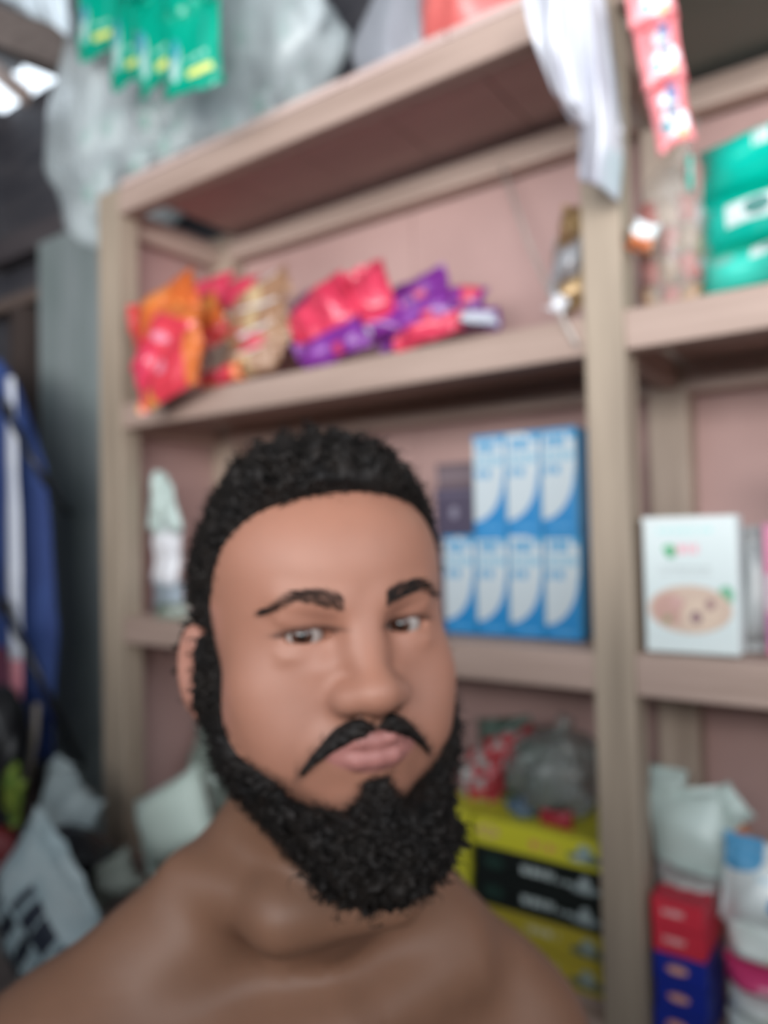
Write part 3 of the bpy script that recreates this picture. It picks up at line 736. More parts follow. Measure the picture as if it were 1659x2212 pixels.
whitecarton = print_mat('white_food_carton', (0.66, 0.74, 0.74), [
    ('txt', .16, .89, .76, .925, (.45, .74, .72), 40), ('ell', .22, .74, .36, .80, (.08, .45, .20)), ('ell', .25, .70, .36, .76, (.06, .36, .16)),
    ('txt', .36, .735, .60, .80, (.86, .30, .38), 22), ('txt', .18, .615, .72, .635, (.45, .50, .50), 44), ('txt', .18, .575, .74, .60, (.55, .60, .6), 52), ('txt', .10, .615, .15, .63, (.6, .65, .65), 60),
    ('ell', .80, .36, .96, .50, (.16, .45, .28)), ('ell', .04, .145, .94, .50, (.62, .47, .38)), ('ell', .08, .20, .46, .44, (.55, .34, .29)), ('ell', .40, .17, .82, .40, (.68, .53, .42)),
    ('ell', .50, .22, .62, .31, (.27, .16, .18)), ('ell', .66, .32, .76, .40, (.34, .2, .2)), ('ell', .30, .34, .40, .41, (.62, .38, .36)), ('ell', .20, .22, .30, .27, (.3, .33, .18)),
    ('txt', .22, .05, .74, .065, (.66, .74, .74), 48)], 0.35)
whiteside = plain('white_carton_side', (0.74, 0.80, 0.80))
def bikecarton(name, base, ink, txt):
    return print_mat(name, base, [('ell', .04, .34, .21, .74, ink), ('ell', .075, .42, .175, .66, base), ('txt', .45, .30, .66, .58, txt, 26), ('ell', .72, .18, .98, .52, (.10, .14, .13)), ('ell', .80, .30, .90, .80, (.30, .40, .40)), ('ell', .76, .22, .84, .40, (.42, .48, .45))], 0.42)
yel1 = bikecarton('yellow_carton_bright', (0.62, 0.58, 0.035), (.62, .36, .22), (.72, .30, .12)); yel1s = plain('yellow_side', (0.60, 0.56, 0.04))
yel2 = print_mat('yellow_carton_ochre', (0.46, 0.36, 0.035), [('txt', .40, .48, .64, .70, (.66, .62, .42), 22), ('ell', .72, .18, .98, .52, (.10, .13, .11)), ('ell', .80, .3, .9, .8, (.3, .36, .32))], 0.42); yel2s = plain('ochre_side', (0.44, 0.34, 0.04))
blk = print_mat('black_carton', (0.010, 0.013, 0.012), [('ell', .08, .25, .24, .75, (.02, .045, .035)), ('txt', .38, .38, .62, .66, (.55, .62, .60), 26), ('txt', .64, .36, .76, .5, (.4, .46, .45), 40), ('ell', .74, .22, .95, .5, (.28, .33, .33)), ('ell', .80, .30, .88, .78, (.38, .44, .44))], 0.4)
blks = plain('black_side', (0.012, 0.016, 0.015))
redbox = print_mat('red_carton', (0.62, 0.035, 0.06), [('txt', .2, .40, .62, .62, (.78, .50, .50), 30)], 0.4); reds = plain('red_side', (0.58, 0.03, 0.06))
navybox = print_mat('blue_ink_carton', (0.012, 0.028, 0.28), [('ell', .24, .34, .66, .68, (.55, .22, .16)), ('txt', .3, .42, .62, .58, (.75, .45, .38), 24)], 0.4); navys = plain('blue_ink_side', (0.012, 0.03, 0.26))
GRN, YEL = (0.0, 0.32, 0.21), (0.72, 0.72, 0.16)
sach = print_mat('green_sachet', GRN, [('ell', .10, .12, .30, .66, (.40, .62, .58)), ('ell', .12, .4, .26, .72, (.05, .30, .42)), ('box', .70, .3, .78, .9, (.02, .30, .22)), ('box', .42, .10, .86, .19, YEL), ('txt', .44, .3, .8, .36, (.3, .6, .5), 22)], 0.25, coat=0.3)
sach_r = print_mat('green_sachet_red_mark', GRN, [('box', .30, .50, .74, .86, (.72, .10, .12)), ('ell', .25, .1, .5, .6, (.35, .62, .62)), ('box', .5, .10, .92, .19, YEL)], 0.25, coat=0.3)
teal = print_mat('teal_pack', (0.0, 0.55, 0.43), [('txt', .30, .48, .95, .74, (.66, .80, .78), 18), ('box', 0, 0, 1, .16, (0, .46, .36)), ('box', 0, .86, 1, 1, (.16, .66, .55))], 0.3, coat=0.3)
teal_l = print_mat('teal_pack_white_band', (0.0, 0.56, 0.45), [('box', .17, .30, 1, .72, (.74, .86, .86)), ('ell', .26, .36, .40, .66, (.08, .24, .22)), ('txt', .44, .40, .8, .62, (.45, .62, .62), 30), ('box', 0, 0, 1, .12, (0, .46, .36))], 0.3, coat=0.3)
teal_b = print_mat('teal_pack_white_square', (0.05, 0.60, 0.48), [('box', .30, .58, .50, .86, (.76, .84, .84)), ('ell', .36, .62, .44, .80, (.3, .42, .42)), ('ell', .10, .60, .22, .82, (.2, .48, .42)), ('txt', .56, .62, .9, .8, (.08, .45, .40), 22), ('box', 0, 0, 1, .22, (0, .44, .34))], 0.3, coat=0.3)
redp = noise_mat('red_foil', (0.56, 0.03, 0.075), (0.70, 0.06, 0.12), 14, 0.3, coat=0.3)
redor = print_mat('red_orange_foil', (0.62, 0.045, 0.07), [('box', 0, .84, 1, 1, (.62, .16, .04)), ('ell', .3, .42, .6, .56, (.66, .22, .30)), ('ell', .70, .02, 1.1, .26, (.70, .26, .06))], 0.3, coat=0.35)
orangep = print_mat('orange_foil', (0.60, 0.13, 0.03), [('ell', .1, .3, .55, .7, (.66, .20, .05)), ('box', 0, 0, 1, .2, (.60, .05, .05)), ('ell', .6, .5, .95, .9, (.70, .27, .07))], 0.3, coat=0.35)
purp = print_mat('purple_foil', (0.19, 0.025, 0.26), [('ell', .35, .2, .8, .5, (.24, .05, .32)), ('box', .55, .6, .9, .75, (.55, .05, .12))], 0.35, coat=0.3)
purpred = print_mat('purple_red_foil', (0.20, 0.025, 0.25), [('ell', -.2, .35, .75, .95, (.62, .04, .10)), ('ell', .8, .5, .95, .62, (.6, .55, .66))], 0.35, coat=0.3)
brownp = print_mat('brown_snack_pack', (0.33, 0.185, 0.11), [('ell', -.1, .1, .22, .9, (.70, .68, .70)), ('box', .2, .42, 1, .62, (.50, .36, .20)), ('box', .82, .05, 1, .4, (.55, .04, .08))], 0.35, coat=0.2)
brownr = print_mat('brown_red_snack_pack', (0.32, 0.18, 0.10), [('ell', -.1, .2, .3, .9, (.72, .70, .72)), ('ell', .42, .25, .66, .85, (.62, .05, .11)), ('ell', .72, .25, .99, .95, (.64, .05, .11))], 0.35, coat=0.2)
silverp = plain('silver_strip_foil', (0.55, 0.58, 0.66), 0.3)
goldp = noise_mat('brown_gold_foil', (0.16, 0.085, 0.05), (0.50, 0.34, 0.16), 38, 0.3, metal=0.3)
pinkstrip = print_mat('pink_printed_film', (0.74, 0.22, 0.24), [('ell', .25, .1, .95, .55, (.76, .72, .76)), ('ell', .35, .55, .8, .85, (.62, .66, .72)), ('box', .5, .35, .75, .62, (.22, .24, .32)), ('ell', .2, .15, .5, .35, (.16, .34, .4)), ('box', .55, .7, .8, .95, (.18, .2, .36)), ('ell', .6, .05, .85, .2, (.7, .38, .12))], 0.3, coat=0.3)
tissue = print_mat('white_blue_tissue_film', (0.74, 0.80, 0.80), [('box', .42, .28, .96, .46, (.05, .28, .55)), ('ell', -.2, .66, .35, 1.15, (.10, .36, .62)), ('ell', .86, .75, 1.3, 1.05, (.08, .2, .5)), ('txt', .3, .62, .72, .72, (.45, .64, .74), 24), ('ell', .5, .8, .82, 1, (.62, .62, .52))], 0.35, coat=0.2)
whitepk = print_mat('white_soap_film', (0.72, 0.78, 0.75), [('ell', .35, .2, .9, .75, (.62, .66, .58)), ('txt', .45, .4, .8, .55, (.46, .55, .5), 24)], 0.35, coat=0.2)
pinkpk = print_mat('pink_soap_film', (0.66, 0.06, 0.20), [('txt', .35, .42, .8, .66, (.74, .35, .45), 24)], 0.35, coat=0.2)
pinkcart = print_mat('pink_carton', (0.62, 0.20, 0.33), [('box', 0, .34, 1, .62, (.60, .45, .52)), ('box', 0, .1, 1, .32, (.46, .16, .32))], 0.4)
greypk = noise_mat('grey_clear_pack', (0.30, 0.33, 0.34), (0.46, 0.48, 0.48), 6, 0.3)
whor = print_mat('white_orange_pack', (0.76, 0.80, 0.82), [('box', 0, 0, 1, .42, (.72, .24, .10))], 0.35)
redchk = print_mat('red_white_chequer', (0.30, 0.29, 0.27), [('box', 0, .8, 1, 1, (.34, .02, .03)), ('box', 0, .38, 1, .56, (.36, .02, .03)), ('ell', .2, .55, .5, .8, (.4, .03, .04)), ('box', 0, 0, 1, .14, (.4, .03, .04)), ('txt', .1, .2, .9, .32, (.46, .44, .42), 20)], 0.4)
greensn = noise_mat('dark_green_sachet', (0.03, 0.06, 0.045), (0.12, 0.17, 0.14), 20, 0.35)
bwbag = print_mat('white_bag_black_print', (0.32, 0.40, 0.42), [('txt', .08, .12, .9, .30, (.02, .025, .035), 16), ('txt', .14, .34, .86, .52, (.025, .03, .04), 11), ('txt', .30, .56, .96, .80, (.03, .035, .05), 8), ('box', .40, .12, .47, .5, (.02, .025, .035)), ('box', .62, .16, .68, .6, (.02, .025, .035))], 0.4, base2=(0.40, 0.47, 0.48))
greenbits = noise_mat('green_yellow_wrapper', (0.03, 0.12, 0.03), (0.30, 0.36, 0.05), 16, 0.4)
cream = plain('cream_handle', (0.30, 0.26, 0.22))
bluecl = noise_mat('blue_cloth', (0.022, 0.045, 0.17), (0.035, 0.075, 0.25), 5, 0.75, (4, 4, 1), 0.2)
whitecl = noise_mat('white_band_cloth', (0.62, 0.66, 0.78), (0.75, 0.78, 0.86), 10, 0.75)
pinkcl = noise_mat('pink_band_cloth', (0.62, 0.22, 0.27), (0.70, 0.32, 0.36), 10, 0.75)
maroon = noise_mat('maroon_cloth', (0.06, 0.012, 0.028), (0.11, 0.025, 0.055), 6, 0.8)
redbagm = noise_mat('dark_red_plastic', (0.13, 0.008, 0.012), (0.22, 0.014, 0.02), 5, 0.4)
stringm = plain('pale_string', (0.50, 0.44, 0.40))

# ------------------------------------------------------------------ upper left: what hangs by the roof
bagfilm = film_mat('clear_bag_film', (0.72, 0.80, 0.82), 0.50)
b0 = bag('plastic_bag', 'big clear plastic bag of packets sagging over the left end of the shelf top', 'bag', (-1.63, 1.36, 2.88), (0.53, 0.19, 0.42), bagfilm, 5, amp=0.8, pw=0.7)
for v in b0.data.vertices:                    # it droops past the left end of the shelf and lies on the deck to the right
    x = v.co.x; lim = -0.30 if x > -0.10 else -0.30-0.13*min(1, (-0.10-x)/0.16)
    v.co.z += -0.05*max(0, -x-0.1)/0.4
    if v.co.z < lim: v.co.z = lim+(v.co.z-lim)*0.10
knot = tube('bag_neck', [(0, 0, .36), (.01, 0, .43), (0, .01, .50)], [.03, .02, .045], bagfilm, b0)
rr = random.Random(3)
wgs = print_mat('white_green_packet', (0.62, 0.68, 0.68), [('ell', .2, .3, .7, .8, (.20, .50, .38)), ('box', 0, .9, 1, 1, (.3, .5, .45))], 0.4)
for i in range(16):
    x = -1.99+0.112*(i % 8); z = (2.68 if x > -1.70 else 2.64)+0.15*(i//8)+rr.uniform(0, .02)
    pouch('packet', 'small white and green packet inside the big clear plastic bag', 'packet', (x, 1.34+rr.uniform(-.04, .04), z), .085, .10, .03, wgs, None, rr.uniform(-.35, .35), rr.uniform(-.3, .3), rr.uniform(-.3, .3), i, group='packets inside the big clear bag', nx=9, ny=9)
b1 = bag('plastic_bag', 'dusty grey plastic bag behind the big clear bag on the shelf top', 'bag', (-0.925, 1.46, 2.715), (0.115, 0.12, 0.185), film_mat('grey_bag_film', (0.34, 0.35, 0.39), 0.9), 9, amp=0.7, squash=0.93)
tube('bag_neck', [(0, 0, .18), (.01, 0, .23), (0, .01, .27)], [.03, .015, .03], b1.data.materials[0], b1)
b2 = sheet('plastic_bag', [[at(-40, -90, Y=1.16), at(80, -90, Y=1.12), at(150, -90, Y=1.16)], [at(10, 0, Y=1.16), at(90, 0, Y=1.11), at(162, 0, Y=1.16)], [at(60, 30, Y=1.17), at(110, 50, Y=1.12), at(165, 80, Y=1.16)]], film_mat('clear_bag_film_pale', (0.62, 0.70, 0.76), 0.8), None, .003, 12, .016)
tag(b2, 'creased clear plastic bag hanging above the brown roof beam at the top left', 'bag')
# green sachet strips, each a chain of sachets
def strip(label, px0, px1, ybot, Y, n, mats, rot, seed, kind='sachet_strip', cat='sachets', group='green sachet strips', lean=0.0):
    s = depth(at((px0+px1)/2, ybot, Y=Y))/F_PX; wd = (px1-px0)*s/0.84; h = wd*1.25
    base = at((px0+px1)/2, ybot, Y=Y); e = thing(kind, label, cat, tuple(base), group, (0, rot, 0))
    for k in range(n):
        o = pouch('sachet', None, None, (0.0+lean*k, 0.004*math.sin(k*2+seed), h*(k+.5)*0.985), wd, h, 0.016, mats[k % len(mats)], None, 0, 0.06*math.sin(k+seed), 0.10*math.sin(seed*2+k), seed+k, nx=9, ny=11, wr=1.2)
        o.parent = e
    tube('hanging_string', [(0, 0, h*n*0.98), (0, 0.0, h*n*0.98+0.35)], 0.0015, stringm, e)
    return e
strip('green sachet strip at the left edge of the bunch, narrow and dark', 150, 262, 112, 1.10, 4, [sach], 0.10, 1)
strip('green sachet strip second from left, its lowest sachet bent', 205, 345, 174, 1.065, 4, [sach], 0.14, 2)
strip('green sachet strip third from left with yellow bars', 280, 425, 180, 1.03, 4, [sach, sach], -0.12, 3)
strip('green sachet strip at the right of the bunch with a red mark', 358, 490, 198, 0.995, 4, [sach, sach_r], -0.05, 4)
# red bag on the deck
b3 = bag('plastic_bag', 'red plastic bag standing on the shelf top against the pillar of white film', 'bag', (-0.70, 1.36, 2.685), (0.13, 0.11, 0.155), noise_mat('red_bag_film', (0.60, 0.10, 0.10), (0.70, 0.17, 0.15), 6, 0.35, coat=0.2), 21, amp=0.5, squash=0.95)
tube('bag_neck', [(0, 0, .13), (.01, 0, .17), (0, .01, .22)], [.03, .014, .03], b3.data.materials[0], b3)
# white film down the middle post
wsh = noise_mat('white_sachet_film', (0.42, 0.42, 0.49), (0.66, 0.68, 0.74), 14, 0.25, (1, 1, .4), 0.6, coat=0.4)
def P3(px, py, Y): return at(px, py, Y=Y)
e = sheet('plastic_film', [[P3(1135, -60, 1.06), P3(1225, -60, 1.02), P3(1315, -60, 1.10)], [P3(1160, 80, 1.06), P3(1225, 80, 1.01), P3(1318, 80, 1.10)], [P3(1188, 180, 1.07), P3(1240, 190, 1.02), P3(1322, 200, 1.10)], [P3(1222, 232, 1.08), P3(1265, 250, 1.06), P3(1330, 280, 1.10)]], wsh, None, 0.002, 4, 0.016)
tag(e, 'broad white plastic film hanging over the top of the middle post', 'film'); 
sheet('hem', [[P3(1136, -60, 1.054), P3(1141, -60, 1.052)], [P3(1146, 30, 1.054), P3(1152, 30, 1.052)], [P3(1152, 75, 1.056), P3(1156, 75, 1.054)]], redp, e, 0.002, 2, 0.001, 2, 10)
e = sheet('plastic_film', [[P3(1215, -40, 1.10), P3(1262, -40, 1.07), P3(1312, -40, 1.12)], [P3(1240, 200, 1.10), P3(1285, 200, 1.06), P3(1326, 200, 1.12)], [P3(1258, 330, 1.11), P3(1295, 330, 1.08), P3(1337, 330, 1.13)], [P3(1262, 400, 1.12), P3(1295, 412, 1.10), P3(1334, 432, 1.14)]], wsh, None, 0.002, 9, 0.013)
tag(e, 'long narrow white plastic film strip hanging lowest on the middle post', 'film')
e = thing('sachet_strip', 'pink and white printed sachet strip hanging right of the middle post', 'sachets', tuple(P3(1460, 318, 1.10)), None, (0, -0.13, 0))
for k in range(4):
    o = pouch('sachet', None, None, (0, 0, .05+k*.092), .052+0.006*k, .096, .016, pinkstrip, None, 0, 0.05, 0.2*math.sin(k), 40+k, nx=9, ny=11, wr=1.4); o.parent = e
tube('hanging_string', [(0, 0, .37), (0, 0, .56)], 0.0015, stringm, e)
# ------------------------------------------------------------------ upper shelf, left bay
gl = 'snack packets heaped on the upper shelf'
def pk(label, px, py, Y, w_, h_, th, mat, rot=0., tilt=0., yaw=0., seed=0, seal=None): return pouch_px('snack_packet', label, 'packet', px, py, Y, w_, h_, th, mat, seal_mat=seal, rot=rot, tilt=tilt, yaw=yaw, seed=seed, group=gl, wr=1.5)
pk('red packet lying at the back of the heap by the rear post', 450, 632, 1.46, 64, 130, .045, redp, 1.5, -.3, 0, 2)
pk('flat red packet on top of the brown snack packs', 482, 642, 1.36, 62, 180, .05, redp, 1.52, -.4, .1, 3)
pk('orange packet on top of the heap, its corner out over the left post', 352, 668, 1.175, 100, 205, .045, orangep, 1.28, -.25, 0, 4)
pk('orange packet behind the red ones beside the brown packs', 430, 700, 1.25, 105, 125, .04, orangep, -.5, -.2, .2, 5)
pk('red and orange packet in the middle of the left heap', 368, 735, 1.145, 130, 170, .05, redor, .35, -.15, 0, 6)
pk('red packet with orange edge lowest in the left heap', 365, 800, 1.115, 110, 195, .05, redor, 1.30, -.1, 0, 7)
pk('crumpled red packet leaning on the left post above the rail', 322, 795, 1.12, 80, 105, .05, redp, -.5, 0, 0, 8)
pk('red packet end lying flat on the rail under the brown packs', 480, 812, 1.19, 34, 130, .03, redor, 1.48, 0, 0, 9)
pk('brown snack pack at the top of its pile with a grey end', 560, 640, 1.36, 66, 170, .05, brownp, 1.25, -.3, 0, 10)
pk('brown snack pack with a white end, second from the top', 548, 690, 1.28, 60, 180, .05, brownp, 1.48, -.2, 0, 11)
pk('brown and red snack pack with a white end, third from the top', 552, 740, 1.24, 58, 180, .05, brownr, 1.5, -.15, 0, 12)
pk('brown snack pack at the bottom of its pile on the rail', 540, 785, 1.22, 50, 170, .045, brownp, 1.46, 0, 0, 13)
pk('purple packet behind the round red one', 650, 690, 1.45, 90, 120, .05, purp, .8, -.3, 0, 14)
pk('round bulging red packet in the middle of the shelf', 705, 685, 1.26, 130, 165, .08, redp, .95, -.2, .1, 15)
pk('red packet with its pointed corner standing up', 795, 640, 1.30, 100, 155, .045, redp, -.45, -.25, 0, 16)
pk('purple packet lying flat along the rail below the red ones', 715, 748, 1.225, 60, 185, .045, purp, 1.36, 0, 0, 17)
pk('purple and red packet lying right of the round red one', 800, 708, 1.27, 70, 190, .05, purpred, 1.34, -.2, 0, 18)
pk('purple packet on top at the right of the heap', 890, 645, 1.42, 80, 170, .05, purp, 1.25, -.3, 0, 19)
pk('purple packet in the middle of the right heap', 905, 690, 1.30, 66, 200, .05, purp, 1.32, -.2, 0, 20)
pk('red and purple packet lying at the front right of the heap', 925, 715, 1.22, 40, 170, .035, redp, 1.42, 0, 0, 21)
pk('red packet at the right end of the heap by the back panel', 985, 650, 1.44, 56, 150, .04, purpred, 1.8, -.3, 0, 22)
pk('narrow silver strip packet pointing to the right end of the heap', 1015, 685, 1.30, 22, 130, .015, silverp, 1.80, -.1, 0, 23)
pk('thin purple packet under the silver strip', 1010, 690, 1.34, 40, 150, .03, purp, 1.75, 0, 0, 24)
tube_s = tag(tube('string', [at(1085, 360, Y=1.548), at(1140, 520, Y=1.50), at(1197, 655, Y=1.30), (at(1216, 690, Y=1.168)), at(1246, 745, Y=1.166)], 0.004, stringm), 'thin pale string slanting down from the rear rail to the shelf rail', 'string')
for i, (px, py, w_, h_, r_) in enumerate(((1232, 500, 46, 110, .25), (1225, 570, 60, 120, .15), (1240, 630, 60, 80, -.3))):
    pouch_px('snack_packet', ('brown and gold packet topmost of three behind the middle post', 'brown and grey packet in the middle of three behind the middle post', 'brown and gold packet lowest of three behind the middle post')[i], 'packet', px, py, 1.27, w_, h_, .04, goldp if i != 1 else noise_mat('brown_grey_foil', (.14, .09, .07), (.46, .48, .52), 30, .3, metal=.2), rot=r_, seed=50+i, group='brown packets behind the middle post')
pouch_px('wrapper', 'small crumpled white wrapper on the shelf edge beside the middle post', 'wrapper', 1208, 657, 1.20, 30, 34, .02, white_film, rot=.5, seed=55, wr=2)
# ------------------------------------------------------------------ upper shelf, right bay
cf = film_mat('clear_snack_bag_film', (0.55, 0.52, 0.48), 0.20)
sb = at(1452, 515, Y=1.31)
bg_ = bag('plastic_bag', 'clear plastic bag of small brown snacks beside the teal packs', 'bag', (sb.x, sb.y, 1.970+.128), (.054, .064, .128), cf, 31, amp=.9, squash=.98)
tube('bag_neck', [(.01, 0, .11), (.025, 0, .15), (.03, 0, .19)], [.022, .010, .02], cf, bg_)
sweet = [noise_mat('sweet_wrapper_brown', (.22, .12, .07), (.42, .27, .16), 20, .35), plain('sweet_wrapper_grey', (.42, .43, .46), .3), plain('sweet_wrapper_red', (.50, .10, .09), .35), plain('sweet_wrapper_gold', (.46, .34, .14), .3)]
rr = random.Random(8)
for i in range(24):
    pouch('wrapped_sweet', ('brown', 'grey', 'red', 'gold')[(i*7//3) % 4]+' wrapped sweet inside the clear bag beside the teal packs', 'sweet', (sb.x+.030*(i % 3-1), sb.y+.050*(i//3 % 2)-.025, 1.997+.047*(i//6)), .029, .045, .018, sweet[(0, 1, 2, 3)[(i*7//3) % 4]], None, rr.uniform(-.3, .3), rr.uniform(-.2, .2), rr.uniform(-.3, .3), 60+i, group='wrapped sweets in the clear bag', nx=7, ny=7)
pouch_px('wrapper', 'white and pink wrapper at the foot of the clear snack bag', 'wrapper', 1392, 510, 1.20, 44, 60, .03, whor, rot=.4, seed=81, wr=2)
for i, (z, hh, m, lab) in enumerate(((1.970+.048, .092, teal_b, 'teal pack with a white square, bottom of its stack'), (2.062+.040, .078, teal_l, 'teal pack with a white band, middle of its stack'), (2.142+.052, .102, teal, 'teal pack with pale lettering, top of its stack'))):
    o = pouch('teal_pack', lab, 'pack', (-0.145+.003*i, 1.34, z), .30, hh, .20, m, None, 0, 0, 0.02*(i-1), 90+i, group='teal packs stacked on the right shelf', wr=.8, nx=19, ny=13, seals='')
    for v in o.data.vertices: v.co.z = math.copysign(min(abs(v.co.z)*1.22, hh/2), v.co.z)
    for s_ in (-1, 1): sheet('end_seal', [[(s_*.149, -.05, hh*.3), (s_*.158, -.05, hh*.3)], [(s_*.149, -.05, -hh*.3), (s_*.158, -.05, -hh*.3)]], m, o, .002, 3, .001, 2, 4)
# ------------------------------------------------------------------ middle shelf, left bay: blue cartons
Z0 = 1.433; W_, H_, D_ = 0.0665, 0.181, 0.075; XE = -0.478
places = ('at the right end', 'second from the right', 'third from the right', 'at the left end, half behind the man')
for i in range(4):
    carton('carton', 'white and blue carton %s of the bottom row' % places[i], 'carton', (XE-W_*(i+.5)-.001*i, 1.285, Z0+H_/2), (W_-.0015, D_, H_), bluebox, blueside, 'white and blue cartons in two rows')
pl2 = ('at the right end', 'in the middle', 'at the left end')
for i in range(3):
    carton('carton', 'white and blue carton %s of the upper row of three' % pl2[i], 'carton', (XE-.002-W_*(i+.5)-.001*i, 1.287, Z0+H_*1.5+.0015), (W_-.0015, D_, H_), bluebox, blueside, 'white and blue cartons in two rows', rz=.01*(i-1))
carton('carton', 'dark purple carton standing on the blue cartons beside the man', 'carton', (-0.735, 1.31, Z0+H_+.0015+.045), (.085, .08, .09), purplebox, purpleside)
carton('carton', 'tall dusky purple carton at the back behind the small purple one', 'carton', (-0.775, 1.42, Z0+.165), (.13, .08, .33), print_mat('dusky_carton', (.16, .11, .125), [('box', 0, .9, 1, 1, (.2, .15, .17))], .5), plain('dusky_side', (.15, .105, .12)))
# left end of the middle shelf
pouch_px('packet', 'thin white plastic packet standing highest at the left end', 'packet', 340, 1085, 1.262, 44, 130, .02, mint_film, rot=.15, seed=101, wr=2.2)
pouch_px('packet', 'folded white plastic strip above the bulging white packet', 'packet', 368, 1100, 1.25, 36, 110, .02, mint_film, rot=-.35, seed=102, wr=2.5)
pouch_px('packet', 'bulging white plastic packet at the left end of the middle shelf', 'packet', 360, 1200, 1.275, 72, 150, .05, white_film, rot=.12, seed=103, wr=1.6)
pouch_px('packet', 'grey and blue packet under the bulging white one', 'packet', 364, 1288, 1.27, 80, 70, .045, noise_mat('grey_blue_print', (.12, .14, .15), (.42, .50, .58), 30, .35), rot=.1, seed=104, wr=1.6)
pouch_px('packet', 'small packet with green print at the very edge of the left shelf', 'packet', 374, 1326, 1.235, 84, 46, .035, noise_mat('green_grey_print', (.06, .14, .05), (.36, .38, .36), 26, .35), rot=-.1, seed=105, wr=1.6)
# ------------------------------------------------------------------ middle shelf, right bay
carton('carton', 'white food carton with a red and green mark above a plate of food', 'carton', (-0.292, 1.222, 1.433+.1015), (.133, .045, .203), whitecarton, whiteside, rz=.02)
pouch('packet', 'clear grey packet standing between the white and the pink cartons', 'packet', (-0.207, 1.262, 1.433+.094), .05, .185, .05, greypk, None, 0, 0, .2, 111)
carton('carton', 'pink carton at the right edge of the picture', 'carton', (-0.145, 1.245, 1.433+.095), (.095, .05, .19), pinkcart, plain('pink_side', (.55, .2, .32)))
b4 = carton('carton', 'white and orange carton standing behind the pink one', 'carton', (-0.115, 1.33, 1.433+.158), (.115, .05, .316), whor, plain('white_side2', (.7, .74, .76)), rz=-.1)
# ------------------------------------------------------------------ bottom shelf, left bay
zc = 0.851; hh = .0505
stk = [('ochre yellow carton at the bottom of the stack', yel2, yel2s), ('ochre yellow carton second from the bottom', yel2, yel2s), ('black carton just above the ochre yellow ones', blk, blks), ('black carton just under the bright yellow one', blk, blks), ('bright yellow carton on top of the stack with a round mark', yel1, yel1s)]
for i, (l, m, ms_) in enumerate(stk):
    carton('flat_carton', l, 'carton', (-0.568+.002*(i % 2), 1.335, zc+hh*(i+.5)+.0008*i), (.248, .20, hh-.0008), m, ms_, 'flat yellow and black cartons stacked on the bottom shelf', rz=.006*(i % 3-1))
carton('carton', 'upright yellow carton left of the stack, close behind the beard', 'carton', (-0.752, 1.33, zc+.127), (.10, .18, .254), print_mat('yellow_upright', (.60, .56, .04), [('ell', .62, .72, .9, .84, (.25, .27, .2))], .42), yel1s)
zt = zc+hh*5+.004
grp = 'red and white packets on the yellow cartons'
for i, (px, py, w_, h_, r_, lab) in enumerate(((1030, 1722, 70, 100, 1.42, 'red and white packet lowest on the yellow carton'), (1040, 1680, 60, 110, 1.3, 'red and white packet second from the bottom of the red pile'), (1072, 1642, 60, 120, 1.2, 'red and white packet second from the top of the red pile'), (1112, 1612, 56, 120, 1.15, 'red and green packet on top of the red pile'))):
    pouch_px('packet', lab, 'packet', px, py, 1.32+.02*i, w_, h_, .045, redchk, rot=r_, tilt=-.1, seed=120+i, group=grp, wr=1.5)
pouch_px('packet', 'dark green packet behind the red and white pile', 'packet', 1090, 1585, 1.46, 60, 130, .05, greensn, rot=1.4, seed=126)
pouch_px('packet', 'dark green packet left of the clear bag', 'packet', 1125, 1690, 1.38, 90, 120, .05, greensn, rot=.5, seed=127)
cb = at(1205, 1700, Y=1.33)
gb = bag('plastic_bag', 'clear plastic bag with dull contents on the yellow carton', 'bag', (cb.x, cb.y, zt+.072), (.082, .07, .075), film_mat('dull_clear_film', (.25, .27, .25), .45), 41, amp=1.7, squash=.92)
tube('bag_neck', [(.0, 0, .062), (.012, 0, .082), (.02, 0, .10)], [.02, .010, .018], gb.data.materials[0], gb)
for i in range(7):
    pouch('packet', 'small grey packet inside the clear bag on the yellow carton', 'packet', (cb.x+rr.uniform(-.045, .045), cb.y+rr.uniform(-.03, .03), zt+.02+.014*i), .05, .05, .018, sweet[1] if i % 2 else greensn, None, rr.uniform(0, 3), 0.2, 0, 130+i, group='packets in the clear bag on the yellow carton', nx=7, ny=7)
pouch_px('packet', 'small dark red packet at the foot of the clear bag', 'packet', 1205, 1772, 1.265, 36, 70, .02, noise_mat('dark_red_foil', (.28, .015, .03), (.4, .03, .05), 9, .35), rot=1.5, seed=141)
pouch_px('packet', 'small dark blue packet between the red pile and the clear bag', 'packet', 1125, 1745, 1.27, 40, 50, .02, noise_mat('dark_blue_foil', (.03, .05, .09), (.1, .16, .22), 20, .35), rot=1.2, seed=142)
# left end of the bottom shelf
pouch_px('plastic_bag', 'clear greenish plastic bag behind the white sack beside the man', 'bag', 458, 1668, 1.40, 125, 170, .08, noise_mat('green_grey_clear_film', (.16, .20, .17), (.34, .40, .35), 12, .25, (1, 1, 1), .3), rot=.2, tilt=-.1, seed=151, wr=2)
pouch_px('sack', 'plump pale mint white sack leaning in front of the left post', 'sack', 380, 1770, 1.05, 135, 250, .12, noise_mat('pale_mint_sack', (.50, .60, .53), (.58, .67, .60), 5, .5), rot=1.05, tilt=-.1, seed=152, wr=.7, seals='d')
